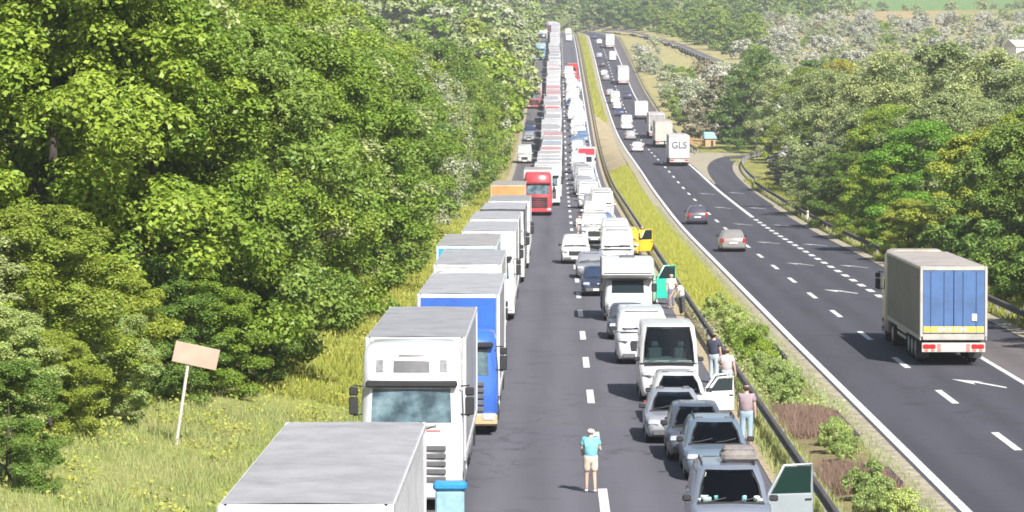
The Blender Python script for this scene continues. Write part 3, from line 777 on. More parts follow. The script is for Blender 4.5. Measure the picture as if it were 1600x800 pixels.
def grass(name, samples, hmin, hmax, width, mat, label, cat='grass'):
    """one mass of blades"""
    S = np.array(samples); n = len(S); g = np.random.default_rng(n)
    hh = g.uniform(hmin, hmax, n); a = g.random(n) * 6.283
    wv = np.stack([np.cos(a), np.sin(a), np.zeros(n)], 1) * (width * g.uniform(.6, 1.4, n))[:, None]
    lean = g.normal(size=(n, 3)) * 0.33; lean[:, 2] = 0
    top = S + lean * hh[:, None] + np.array([0, 0, 1]) * hh[:, None]
    V = np.empty((n, 3, 3)); V[:, 0] = S - wv; V[:, 1] = S + wv; V[:, 2] = top
    o = obj(name, np_mesh(name, V.reshape(-1, 3), np.arange(n * 3).reshape(-1, 3)), mat, kind='stuff')
    o['label'] = label; o['category'] = cat
    return o
def scatter(n, d0, d1, u0, u1, pw=1.0, dens=None):
    out = []
    while len(out) < n:
        d = d0 + (d1 - d0) * random.random() ** pw; u = random.uniform(u0, u1); X = u + shift(d)
        if dens and random.random() > dens(u, d): continue
        out.append((X, d, ground(X, d) - 0.03))
    return out
LG = leaf('grass_blades', [(0.18, 0.245, 0.06), (0.27, 0.325, 0.095), (0.39, 0.405, 0.16), (0.37, 0.35, 0.16)], 0.25, 0.7)
LY = leaf('yellow_grass_blades', [(0.26, 0.29, 0.04), (0.36, 0.375, 0.055), (0.47, 0.45, 0.085), (0.42, 0.385, 0.09)], 0.25, 0.7)
LV = leaf('green_verge_blades', [(0.19, 0.24, 0.035), (0.28, 0.31, 0.05), (0.38, 0.36, 0.08), (0.30, 0.29, 0.06)], 0.25, 0.7)
LD = leaf('dry_stalks', [(0.13, 0.085, 0.06), (0.20, 0.13, 0.095), (0.28, 0.20, 0.15), (0.16, 0.11, 0.08)], 0.15, 0.8)
grass('grass', scatter(110000, 78, 122, -21, -5.8), 0.08, 0.36, 0.013, LG, 'tall pale green grass on the bank around the tilted sign')
grass('grass', scatter(45000, 118, 420, -10.0, -5.8, 1.5), 0.15, 0.5, 0.035, LV, 'yellow-green grass strip between the lorries and the wood')
grass('grass', scatter(60000, 164, 450, 6.6, 8.95, 1.4), 0.12, 0.42, 0.022, LY, 'tall yellow grass along the central reservation')
grass('grass', scatter(12000, 640, 1200, 6.6, 8.9, 1.2), 0.3, 0.7, 0.09, LV, 'green grass strip far along the central reservation')
grass('grass', scatter(26000, 120, 400, 20.7, 24.0, 1.3), 0.12, 0.4, 0.03, LV, 'pale grass verge beside the slip road guardrail')
grass('grass', scatter(16000, 76, 330, 8.75, 9.55, 1.3), 0.05, 0.22, 0.016, LG, 'short grass tufts on the gravel edge of the flowing carriageway')
def weeds(name, n_cl, per, d0, d1, u0, u1, mat, label):
    g = np.random.default_rng(91); S = np.array(scatter(n_cl, d0, d1, u0, u1)); P = np.repeat(S, per, 0); n = len(P)
    P = P + g.normal(size=(n, 3)) * np.array([.28, .28, 0]); P[:, 2] += np.abs(g.normal(size=n)) * .22 + .05
    nn = g.normal(size=(n, 3)) * .5 + np.array([0, -.3, .8]); nn /= np.linalg.norm(nn, axis=1, keepdims=True)
    tt = np.cross(nn, g.normal(size=(n, 3))); tt /= np.linalg.norm(tt, axis=1, keepdims=True); bb = np.cross(nn, tt)
    L = g.uniform(.04, .085, n)[:, None]
    V = np.empty((n, 4, 3)); V[:, 0] = P - tt * L; V[:, 1] = P + bb * L * .5; V[:, 2] = P + tt * L; V[:, 3] = P - bb * L * .5
    o = obj(name, np_mesh(name, V.reshape(-1, 3), np.arange(n * 4).reshape(-1, 4)), mat, kind='stuff'); o['label'] = label; o['category'] = 'weeds'
weeds('weeds', 170, 60, 80, 128, -20, -6.2, LV, 'leafy green weeds scattered through the grass bank at left')
weeds('weeds', 70, 60, 114, 165, 6.7, 8.9, LF['mint'], 'low leafy weeds between the shrubs on the reservation')
weeds('weeds', 170, 60, 128, 330, -9.5, -6.0, LV, 'leafy weeds along the verge beside the lorries')
grass('dry_stalks', scatter(6000, 89.5, 95.5, 6.95, 8.8) + scatter(8000, 104.5, 113.5, 6.95, 8.8), 0.2, 0.5, 0.012, LD, 'dry reddish brown stalks on the bare reservation beds', 'dry plants')
grass('grass', scatter(9000, 76, 128, 5.95, 7.0), 0.12, 0.4, 0.018, LG, 'rough grass under the reservation guardrail', 'grass')

# ------------------------------------------------------------------ vehicles: cars and vans
def ring10(hw, yf, yr, z, c, bow=0.05, bowr=0.03):
    return [(-hw + c, yf, z), (0, yf - bow, z), (hw - c, yf, z), (hw, yf + c, z), (hw, yr - c, z), (hw - c, yr, z), (0, yr + bowr, z), (-hw + c, yr, z), (-hw, yr - c, z), (-hw, yf + c, z)]
def pl(poly, u):
    n = len(poly) - 1; i = min(int(u * n), n - 1); t = u * n - i
    return Vector(poly[i]).lerp(Vector(poly[i + 1]), t)
def panel(low, high, u0, u1, v0, v1, off, nu=4, nv=2, center=(0, 0, 0)):
    """thin slab laid just proud of the surface between two edge lines"""
    low = [Vector(p) for p in low]; high = [Vector(p) for p in high]
    G = [[pl(low, u0 + (u1 - u0) * i / nu).lerp(pl(high, u0 + (u1 - u0) * i / nu), v0 + (v1 - v0) * j / nv) for i in range(nu + 1)] for j in range(nv + 1)]
    n = (G[0][nu] - G[0][0]).cross(G[nv][0] - G[0][0]).normalized()
    mid = G[nv // 2][nu // 2] - Vector(center)
    if n.dot(mid) < 0: n = -n
    m = MB(); k = nu + 1; vs = [p + n * off for r in G for p in r] + [p - n * 0.02 for r in G for p in r]
    T = k * (nv + 1); fs = []
    for j in range(nv):
        for i in range(nu):
            a = j * k + i; fs.append((a, a + 1, a + k + 1, a + k)); fs.append((T + a, T + a + k, T + a + k + 1, T + a + 1))
    rim = [i for i in range(k)] + [j * k + nu for j in range(1, nv + 1)] + [nv * k + i for i in range(nu - 1, -1, -1)] + [j * k for j in range(nv - 1, 0, -1)]
    for q in range(len(rim)):
        a = rim[q]; b = rim[(q + 1) % len(rim)]; fs.append((a, T + a, T + b, b))
    return m.add(vs, fs)
CT = {  # length, width, height, belt, bonnet, windscreen base, windscreen top, roof rear, rear base, wheel radius, front axle, rear axle, cabin base/top width
 'hatch': (4.0, 1.72, 1.48, .93, .86, 1.0, 1.72, 3.45, 3.9, .31, .78, 3.3, .90, .72),
 'sedan': (4.5, 1.77, 1.44, .93, .84, 1.25, 2.0, 3.2, 3.85, .32, .85, 3.55, .90, .71),
 'estate': (4.6, 1.77, 1.48, .93, .85, 1.2, 1.92, 4.2, 4.5, .32, .85, 3.6, .90, .72),
 'mpv': (4.62, 1.84, 1.74, 1.02, .98, .80, 1.68, 4.2, 4.52, .33, .85, 3.7, .92, .76),
 'suv': (4.4, 1.84, 1.74, 1.08, 1.02, 1.15, 1.78, 4.0, 4.3, .37, .82, 3.5, .92, .78),
 'small_van': (4.3, 1.82, 1.84, 1.06, .98, .78, 1.5, 4.2, 4.27, .32, .80, 3.45, .93, .84),
 'van': (5.1, 1.98, 2.05, 1.28, 1.16, .70, 1.42, 4.98, 5.07, .34, .92, 4.05, .95, .86),
 'tall_van': (5.7, 2.02, 2.5, 1.32, 1.16, .72, 1.5, 5.56, 5.66, .35, .95, 4.4, .96, .88)}
def smooth_loft_body(ty):
    L, W, H, belt, hood, wb, wt, rt, rb, wr, fa, ra, bw, tw = CT[ty]
    def zt(y):
        tab = [(0, .50), (.04, .60), (.16, hood - .16), (.35, hood - .06), (wb + .05, hood + .03), (wb + .3, belt), (rb - .1, belt + .01), (L - .1, belt - .01 if rb < L - .3 else belt), (L - .03, belt - .12), (L, .62)]
        return float(np.interp(y, [a for a, b in tab], [b for a, b in tab]))
    def zb(y):
        z = .20 if 0.1 < y < L - .1 else .26
        for c in (fa, ra):
            q = (wr + .075) ** 2 - (y - c) ** 2
            if q > 0: z = max(z, wr + math.sqrt(q) * .98)
        return z
    def hw(y):
        return W / 2 * float(np.interp(y, [0, .05, .18, .5, 1.0, L - .7, L - .2, L - .04, L], [.72, .84, .93, .98, 1, 1, .96, .9, .82]))
    ys = sorted({0, .03, .08, .16, .3, .45, wb, wb + .3, L / 2, rb, L - .5, L - .25, L - .1, L - .03, L} |
                {round(c + dx * (wr + .075), 3) for c in (fa, ra) for dx in (-1.001, -.999, -.85, -.55, -.2, .2, .55, .85, .999, 1.001)})
    rings = []
    for y in ys:
        if y < 0 or y > L: continue
        h, b, t = hw(y), zb(y), zt(y)
        b = min(b, t - .08)
        half = [(h * .93, b), (h * .985, b + (t - b) * .2), (h, b + (t - b) * .5), (h * .985, b + (t - b) * .8), (h * .93, t - .03), (h * .86, t)]
        full = [(-x, z) for x, z in half] + [(0, t + .025)] + [(x, z) for x, z in reversed(half)] + [(0, b)]
        rings.append([(x, y, z) for x, z in full])
    m = MB(); m.loft(rings); return m
def cabin_rings(ty, k=0.0):
    L, W, H, belt, hood, wb, wt, rt, rb, wr, fa, ra, bw, tw = CT[ty]
    hb, ht = W / 2 * bw - k, W / 2 * tw - k
    return [ring10(hb, wb + k, rb - k, belt - .06, .10, .10), ring10((hb + ht) / 2 + .012, (wb * .5 + wt * .5) + k - .03, (rt + rb) / 2 + .02 - k, (belt + H) / 2, .12, .11),
            ring10(ht, wt + k, rt - k, H - .07 - k, .16, .10), ring10(ht - .08, wt + .10 + k, rt - .10, H - .015 - k, .2, .07), ring10(ht * .6, wt + .4, rt - .4, H - k, .2, .05)]
def cabin_mesh(ty, open_front=False, inner=False):
    rs = cabin_rings(ty, 0.035 if inner else 0.0)
    m = MB(); m.loft(rs, cap0=True, cap1=True)
    if open_front or inner:
        # take out the faces under the windscreen (first two columns of the first two storeys)
        drop = {0, 1, 10, 11}
        m.f = [f for i, f in enumerate(m.f) if i not in drop]
    return m
def wheel_set(root, ty, lod):
    L, W, H, belt, hood, wb, wt, rt, rb, wr, fa, ra, bw, tw = CT[ty]
    for sx in (-1, 1):
        for y in (fa, ra):
            x = sx * (W / 2 - .13)
            wo = obj('wheel', cached(('wheel', wr), lambda: MB().cylx(-.1, .1, 0, 0, wr, 18, .03)), M_TYRE, root, (x, y, wr))
            if lod < 1: obj('rim', cached(('rim', wr), lambda: MB().cylx(-.012, .012, 0, 0, wr * .66, 12, .006)), M_RIM, wo, (sx * .1, 0, 0))
def car(ty, X, d, color, label, cat, away=False, lod=0, zf=None, yaw=0.0, group=None, clear=False, name=None, glass=None, panelled=False, rail=False):
    """car or van; its front looks at the camera unless it drives away"""
    L, W, H, belt, hood, wb, wt, rt, rb, wr, fa, ra, bw, tw = CT[ty]
    zf = zf or zL; sl = slope(zf, d)
    if away: r = empty(name or 'car', (X, d + L, zf(d + L) + .012), (-sl, 0, math.pi + yaw))
    else: r = empty(name or 'car', (X, d, zf(d) + .012), (sl, 0, yaw))
    tag(r, label, cat, group)
    P = paint(color) if not isinstance(color, bpy.types.Material) else color
    g = glass or M_GLASS
    body = obj('body', cached(('body', ty), lambda: smooth_loft_body(ty), 50), P, r)
    obj('chassis', cached(('chassis', ty), lambda: MB().box(-W / 2 + .28, W / 2 - .28, .25, L - .25, .17, belt - .25), 0), M_CHASSIS, r)
    cab = obj('cabin', cached(('cabin', ty, clear), lambda: cabin_mesh(ty, clear), 55), P, r)
    rs = cabin_rings(ty); ctr = (0, (wb + rb) / 2, belt - .3)
    fl, fm, fh = [[q[i] for i in (0, 1, 2)] for q in rs[:3]]
    obj('windscreen', cached(('windscreen', ty), lambda: panel([Vector(a).lerp(Vector(b), 0.15) for a, b in zip(fl, fm)], fh, .04, .96, .0, .96, .012, 6, 2, ctr), 60), M_CLEAR if clear else g, cab)
    bl, bh = [[q[i] for i in (5, 6, 7)] for q in (rs[0], rs[2])]
    obj('rear_window', cached(('rear_window', ty), lambda: panel(bl, bh, .1, .9, .22, .9, .012, 4, 2, ctr), 60), g, cab)
    side_n = 1 if panelled else (3 if L > 4.3 and rt > 3.9 else 2)
    for s, (i, j) in ((1, (3, 4)), (-1, (9, 8))):
        lo = [rs[0][i], rs[0][j]]; hi = [rs[2][i], rs[2][j]]
        for k in range(side_n):
            a = .07 + k * .88 / (side_n if not panelled else 3.4); b = a + .88 / (side_n if not panelled else 3.4) - .025
            obj('side_window', cached(('side_window', ty, s, k, side_n), lambda: panel(lo, hi, a, b, .2, .9, .010, 2, 2, ctr), 60), g, cab)
    wheel_set(r, ty, lod)
    for s in (-1, 1):
        obj('headlight', cached(('headlight', ty), lambda: MB().bevbox(-.17, .17, -.02, .22, -.08, .08, .03)), M_LAMP, body, (s * W * .37, .06, hood - .21), (R(-14), 0, s * R(28)))
        obj('tail_lamp', cached(('tail_lamp', ty), lambda: MB().bevbox(-.11, .11, -.1, .03, -.14, .14, .02)), M_RED, body, (s * W * .41, L - .01, belt - .16), (0, 0, -s * R(16)))
        obj('mirror', cached(('mirror', ty), lambda: MB().bevbox(-.09, .11, -.06, .06, -.07, .07, .03)), P if lod else M_BLACK, cab, (s * (W / 2 + .06), wb + .42, belt + .05))
    obj('bumper', cached(('bumper', ty), lambda: MB().bevbox(-W * .38, W * .38, -.03, .16, .24, .42, .03)), M_TRIM, body)
    obj('rear_bumper', cached(('rear_bumper', ty), lambda: MB().bevbox(-W * .41, W * .41, L - .16, L + .03, .30, .50, .03)), P, body)
    if lod < 2:
        gr = obj('grille', cached(('grille', ty), lambda: MB().bevbox(-W * .22, W * .22, -.008, .12, .50, .50 + (hood - .62) * .75, .015)), M_BLACK, body)
        obj('number_plate', cached('number_plate', lambda: MB().box(-.26, .26, -.045, -.02, .30, .40), 0), M_PLATE, body)
        obj('number_plate', cached(('rear_plate', ty), lambda: MB().box(-.26, .26, L + .02, L + .045, .55 if H < 2 else .75, .66 if H < 2 else .86), 0), M_PLATE, body)
    if lod < 1:
        obj('cowl', cached(('cowl', ty), lambda: MB().bevbox(-W * .41, W * .41, wb - .13, wb + .04, hood - .02, hood + .052, .015)), M_BLACK, body)
        for k in range(2): obj('wiper', cached('car_wiper', lambda: MB().tube([(0, 0, 0), (.25, -.015, .03), (.55, .03, .10)], .012, 5)), M_BLACK, cab, (-W * .36 + k * W * .36, wb - .03, belt + .0))
        obj('badge', cached('badge', lambda: MB().cylx(-.05, .05, 0, 0, .045, 10)), M_CHROME, body, (0, .0, hood - .22), (0, 0, 0))
    if clear:
        obj('interior', cached(('interior', ty), lambda: cabin_mesh(ty, inner=True), 55), M_INT, cab)
        obj('dashboard', cached(('dashboard', ty), lambda: MB().bevbox(-W * .40, W * .40, wb + .12, wb + .75, belt - .14, belt - .02, .03)), M_DASH, cab)
        for k, sx in enumerate((-1, 1)):
            obj('seat', cached(('seat', ty), lambda: MB().bevbox(-.24, .24, wb + 1.15, wb + 1.32, belt - .3, belt + .38, .06).bevbox(-.12, .12, wb + 1.17, wb + 1.28, belt + .40, belt + .58, .04)), M_TRIM, cab, (sx * W * .22, 0, 0))
        obj('steering_wheel', cached(('steering', ty), lambda: MB().tube([(.19 * math.cos(a), .06 * math.sin(a) + wb + .85, belt + .02 + .17 * math.sin(a)) for a in np.linspace(0, 6.283, 17)], .016, 6)), M_BLACK, cab, (W * .22, 0, 0))
    if rail:
        for s in (-1, 1):
            obj('roof_rail', cached(('roof_rail', ty), lambda: MB().tube([(0, wt + .35, H - .03), (0, wt + .5, H + .05), (0, rt - .5, H + .05), (0, rt - .3, H - .03)], .022, 6)), M_BLACK, cab, (s * (W / 2 * tw - .1), 0, 0))
    return r
def open_door(root, ty, color, angle=62, w_=1.05, y0=None, side=1, tall=None, glass=None):
    L, W, H, belt, hood, wb, wt, rt, rb, wr, fa, ra, bw, tw = CT[ty]
    y0 = y0 if y0 is not None else wb + .40; H = tall or H
    m = MB(); m.bevbox(-.05, .05, 0, w_, .30, belt, .03)
    m.tube([(0, .03, belt - .02), (-.03, .42, H - .14), (-.03, w_ - .04, H - .12), (0, w_ - .03, belt - .02)], .038, 6)
    P = paint(color)
    do = obj('door', m.mesh('door'), P, root, (side * W / 2, y0, 0), (0, 0, -side * R(angle)))
    g = MB().add([(0, .10, belt), (0, w_ - .06, belt), (-.03, w_ - .07, H - .16), (-.03, .44, H - .18), (.012, .10, belt), (.012, w_ - .06, belt), (-.018, w_ - .07, H - .16), (-.018, .44, H - .18)],
                 [(0, 1, 2, 3), (7, 6, 5, 4), (0, 4, 5, 1), (1, 5, 6, 2), (2, 6, 7, 3), (3, 7, 4, 0)])
    obj('door_window', g.mesh('door_window', 0), glass or M_GLASS, do)
    obj('door_trim', MB().bevbox(-.075, -.045, .1, w_ - .1, .42, .52, .01).mesh('door_trim'), M_BLACK, do)
    obj('door_handle', MB().bevbox(.045, .08, w_ - .22, w_ - .06, belt - .16, belt - .12, .01).mesh('door_handle'), M_BLACK, do)
    return do
WHITE = (0.56, 0.56, 0.555); OFFW = (0.50, 0.49, 0.465); SILVER = (0.27, 0.28, 0.30); GREY = (0.20, 0.21, 0.23); DARK = (0.035, 0.038, 0.045); NAVY = (0.02, 0.035, 0.09)
BLUEG = (0.19, 0.23, 0.32); REDC = (0.5, 0.03, 0.03); STEELB = (0.10, 0.15, 0.24); TEAL = (0.02, 0.42, 0.26); YEL = (0.75, 0.50, 0.02); PALEG = (0.45, 0.62, 0.48)

# ------------------------------------------------------------------ vehicles: lorries
def cab_ring(hw, yf, z, c=.22, yr=2.25, bow=.06):
    return ring10(hw, yf, yr, z, c, bow, 0)
CAB_Z = [(.36, 1.17, .12), (.5, 1.24, .02), (1.1, 1.25, 0.0), (1.85, 1.245, .06), (2.78, 1.20, .26), (2.98, 1.19, .26), (3.55, 1.16, .42), (3.78, 1.08, .62), (3.84, .95, .85)]
CAB_TALL = [(.36, 1.17, .12), (.5, 1.24, .02), (1.1, 1.25, 0.0), (2.12, 1.245, .06), (3.02, 1.21, .24), (3.2, 1.20, .24), (3.85, 1.17, .40), (4.02, 1.10, .55), (4.08, .98, .8)]
CAB_LOW = [(.36, 1.17, .12), (.5, 1.24, .02), (1.1, 1.25, 0.0), (1.75, 1.245, .06), (2.62, 1.20, .26), (2.78, 1.19, .30), (3.05, 1.12, .50), (3.12, .98, .75)]
def wheel_big(root, x, y, lod, dual=False, r=.5):
    wd = .3 if not dual else .56
    wo = obj('wheel', cached(('lorry_wheel', wd, r), lambda: MB().cylx(-wd / 2, wd / 2, 0, 0, r, 20, .05)), M_TYRE, root, (x, y, r))
    if lod < 1: obj('rim', cached(('lorry_rim', r), lambda: MB().cylx(-.02, .02, 0, 0, r * .58, 14, .01)), M_RIM, wo, ((wd / 2 + .005) * (1 if x > 0 else -1), 0, 0))
def lorry(X, d, cabc, boxc, label, away=False, lod=0, zf=None, low=False, front=None, frame=None, roof=None, box_h=4.0, L=16.3, yaw=0.0, group=None, skirt=None, rear=None, visor=None, hood_c=None, side=None, tall=False):
    zf = zf or zL; sl = slope(zf, d + (8 if not away else 8))
    if away: r = empty('articulated_lorry', (X, d + L, zf(d + L) + .012), (-sl, 0, math.pi + yaw))
    else: r = empty('articulated_lorry', (X, d, zf(d) + .012), (sl, 0, yaw))
    tag(r, label, 'lorry', group)
    P = paint(cabc, .28); B = paint(boxc, .5, .1); FR = paint(front, .5, .1) if front else B; FM = paint(frame, .45, .2) if frame else paint((.6, .6, .6), .45, .2)
    T = CAB_TALL if tall else CAB_LOW if low else CAB_Z; ck = 'tall' if tall else 'low' if low else 'high'
    rs = [cab_ring(h, y, z) for z, h, y in T]
    cab = obj('cab', cached(('cab', ck), lambda: MB().loft(rs), 50), P, r)
    ctr = (0, 1.2, 2.0)
    f3, f4 = [rs[3][i] for i in (0, 1, 2)], [rs[4][i] for i in (0, 1, 2)]
    obj('windscreen', cached(('lorry_windscreen', ck), lambda: panel(f3, f4, .02, .98, .06, .96, .014, 8, 2, ctr), 60), M_TGLASS, cab)
    for s, (i, j) in ((1, (3, 4)), (-1, (9, 8))):
        obj('side_window', cached(('lorry_side_window', ck, s), lambda: panel([rs[3][i], rs[3][j]], [rs[4][i], rs[4][j]], .12, .55, .12, .85, .012, 2, 1, ctr), 60), M_GLASS, cab)
    obj('visor', cached(('visor', ck), lambda: MB().bevbox(-1.12, 1.12, .02, .32, T[4][0] + .01, T[4][0] + .17, .04)), visor or M_BLACK, cab)
    gm = MB()
    for k in range(5): gm.bevbox(-.85, .85, -.075, .05, .72 + k * .19, .86 + k * .19, .025)
    obj('grille', cached('lorry_grille', lambda: gm), M_BLACK if lod else M_TRIM, cab, kind='stuff')
    obj('bumper', cached('lorry_bumper', lambda: MB().bevbox(-1.24, 1.24, -.07, .4, .30, .66, .06)), paint(hood_c) if hood_c else P, cab)
    for s in (-1, 1):
        obj('headlight', cached('lorry_headlight', lambda: MB().bevbox(-.19, .19, -.095, .1, -.11, .11, .03)), M_LAMP, cab, (s * .98, 0, .56))
        obj('mirror', cached('lorry_mirror', lambda: MB().bevbox(-.11, .11, -.06, .05, -.32, .12, .03).bevbox(-.11, .11, -.06, .05, .15, .36, .03)), M_BLACK, cab, (s * 1.42, .25, T[4][0] - .35))
        if lod < 2: obj('mirror_arm', cached('mirror_arm', lambda: MB().tube([(-.22, .05, .38), (.0, 0, .40)], .02, 6).tube([(-.22, .05, -.3), (.0, 0, -.34)], .02, 6)), M_BLACK, cab, (s * 1.42, .25, T[4][0] - .35), (0, 0, 0 if s > 0 else math.pi))
    if lod < 1:
        obj('number_plate', cached('lorry_plate', lambda: MB().box(-.26, .26, -.095, -.08, .36, .47), 0), M_PLATE, cab)
        for k in range(2): obj('wiper', cached('wiper', lambda: MB().tube([(0, 0, 0), (.62, -.01, .22)], .012, 5)), M_BLACK, cab, (-.75 + k * .75, .0, 1.90))
        for s in (-1, 1):
            obj('step', cached('cab_step', lambda: MB().box(-.02, .03, .55, 1.0, .45, .55).box(-.02, .03, .55, 1.0, .78, .88), 0), M_BLACK, cab, (s * 1.24, 0, 0), kind='stuff')
    ch = obj('chassis', cached('lorry_chassis', lambda: MB().box(-.42, .42, .9, 6.2, .55, .98).box(-1.15, 1.15, 2.3, 3.6, .40, .95)), M_CHASSIS, r)
    if skirt is not None:
        for s in (-1, 1): obj('side_skirt', cached('side_skirt', lambda: MB().bevbox(-.03, .03, 2.28, 4.0, .35, 1.0, .02)), paint(skirt), r, (s * 1.2, 0, 0))
    for s in (-1, 1):
        wheel_big(r, s * 1.06, 1.4, lod); wheel_big(r, s * .94, 5.0, lod, True)
    # trailer
    y0, y1, z0, z1 = 2.75, L, 1.12, box_h
    tr = obj('trailer', cached(('trailer', L, box_h), lambda: MB().box(-1.20, 1.20, y0 + .1, y1 - .1, z0 + .05, z1 - .06).box(-.5, .5, y0 + 1.2, y1 - .2, .85, z0 + .06), 0), M_CHASSIS, r)
    def curtain():
        m = MB(); n = 44; vs = []
        for i in range(n + 1):
            y = y0 + .12 + (y1 - y0 - .24) * i / n; x = 1.235 + .012 * math.sin(i * 2.4) * (0.4 + 0.6 * math.sin(i * .7) ** 2)
            for k, z in enumerate((z0, z0 + .08, (z0 + z1) / 2, z1 - .10)): vs.append((x + (.012 if k == 2 else 0), y, z))
        fs = [(i * 4 + k, (i + 1) * 4 + k, (i + 1) * 4 + k + 1, i * 4 + k + 1) for i in range(n) for k in range(3)]
        vs += [(1.19, y0 + .12, z0), (1.19, y1 - .12, z0), (1.19, y1 - .12, z1 - .1), (1.19, y0 + .12, z1 - .1)]
        q = (n + 1) * 4; fs += [(q, q + 1, q + 2, q + 3)]
        return m.add(vs, fs)
    for s in (-1, 1):
        o = obj('side_curtain', cached(('curtain', L, box_h), curtain, 50), paint(side, .6, .0) if side else B, tr); o.scale = (s, 1, 1)
        obj('side_rail', cached(('side_rail', L, box_h), lambda: MB().box(-.02, .03, y0, y1, z0 - .14, z0 + .02).box(-.02, .03, y0, y1, z1 - .12, z1 - .02), 0), FM, tr, (s * 1.245, 0, 0), kind='stuff')
    obj('front_wall', cached(('front_wall', box_h), lambda: MB().bevbox(-1.18, 1.18, y0 - .02, y0 + .12, z0, z1 - .1, .03)), FR, tr)
    fr = MB(); fr.bevbox(-1.275, -1.16, y0 - .04, y0 + .14, z0 - .1, z1, .03); fr.bevbox(1.16, 1.275, y0 - .04, y0 + .14, z0 - .1, z1, .03); fr.bevbox(-1.16, 1.16, y0 - .035, y0 + .14, z1 - .14, z1, .03)
    obj('front_frame', cached(('front_frame', box_h), lambda: fr), FM, tr, kind='stuff')
    def roofm():
        m = MB(); n = 27; vs = []
        for i in range(n * 2 + 1):
            y = y0 + .1 + (y1 - y0 - .2) * i / (n * 2); zz = .012 if i % 2 else 0.0
            for x, q in ((-1.26, -.05), (-1.22, 0), (-.6, .02), (0, .03), (.6, .02), (1.22, 0), (1.26, -.05)): vs.append((x, y, z1 + q * .6 + (zz if abs(x) < 1.2 else 0)))
        fs = [(i * 7 + k, i * 7 + k + 1, (i + 1) * 7 + k + 1, (i + 1) * 7 + k) for i in range(n * 2) for k in range(6)]
        return m.add(vs, fs)
    obj('roof', cached(('roof', L, box_h), roofm, 30), paint(roof, .6, .0) if roof else M_ROOF, tr)
    for s in (-1, 1):
        for k in range(3): wheel_big(tr, s * 1.02, L - 5.2 + k * 1.31, max(lod, 0))
        if lod < 1:
            obj('underrun_rail', cached(('underrun', L), lambda: MB().box(-.02, .02, 6.8, L - 6.0, .62, .74).box(-.02, .02, 6.8, L - 6.0, .84, .94), 0), M_STEEL, tr, (s * 1.2, 0, 0), kind='stuff')
            obj('landing_leg', cached('landing_leg', lambda: MB().bevbox(-.07, .07, 5.9, 6.05, .3, 1.1, .01)), M_CHASSIS, tr, (s * .8, 0, 0))
    if away or lod == 0:
        RD = paint(rear, .45, .15) if rear else B
        for s in (-1, 1):
            dm = MB()
            dm.bevbox(.012, 1.16, y1 - .1, y1, z0 + .1, z1 - .16, .01)
            o = obj('rear_door', cached(('rear_door', L, box_h, lod < 1), lambda: dm), RD, tr); o.scale = (s, 1, 1)
            if lod < 1:
                for k in (0.36, 0.86): obj('lock_rod', cached(('lock_rod', L, box_h), lambda: MB().tube([(0, y1 + .03, z0 + .12), (0, y1 + .03, z1 - .18)], .011, 6)), RD, o, (k, 0, 0))
            obj('tail_lamp', cached(('lorry_tail_lamp', L), lambda: MB().bevbox(-.24, .24, y1 - .06, y1 + .05, .66, .82, .02)), M_RED, tr, (s * .92, 0, 0))
        rf = MB(); rf.bevbox(-1.275, -1.17, y1 - .14, y1 + .03, z0 - .02, z1, .02); rf.bevbox(1.17, 1.275, y1 - .14, y1 + .03, z0 - .02, z1, .02); rf.bevbox(-1.17, 1.17, y1 - .14, y1 + .02, z1 - .16, z1 - .0, .02); rf.bevbox(-1.17, 1.17, y1 - .14, y1 + .02, z0 - .14, z0 + .09, .02)
        obj('rear_frame', cached(('rear_frame', L, box_h), lambda: rf), FM, tr, kind='stuff')
        obj('rear_bumper', cached(('lorry_rear_bumper', L), lambda: MB().bevbox(-1.2, 1.2, y1 - .1, y1 + .02, .52, .88, .02)), M_KERB, tr)
        for s in (-1, 1): obj('mudflap', cached(('mudflap', L), lambda: MB().box(-.25, .25, y1 - 1.62, y1 - 1.58, .2, 1.0), 0), M_BLACK, tr, (s * 1.0, 0, 0))
    return r, cab, tr

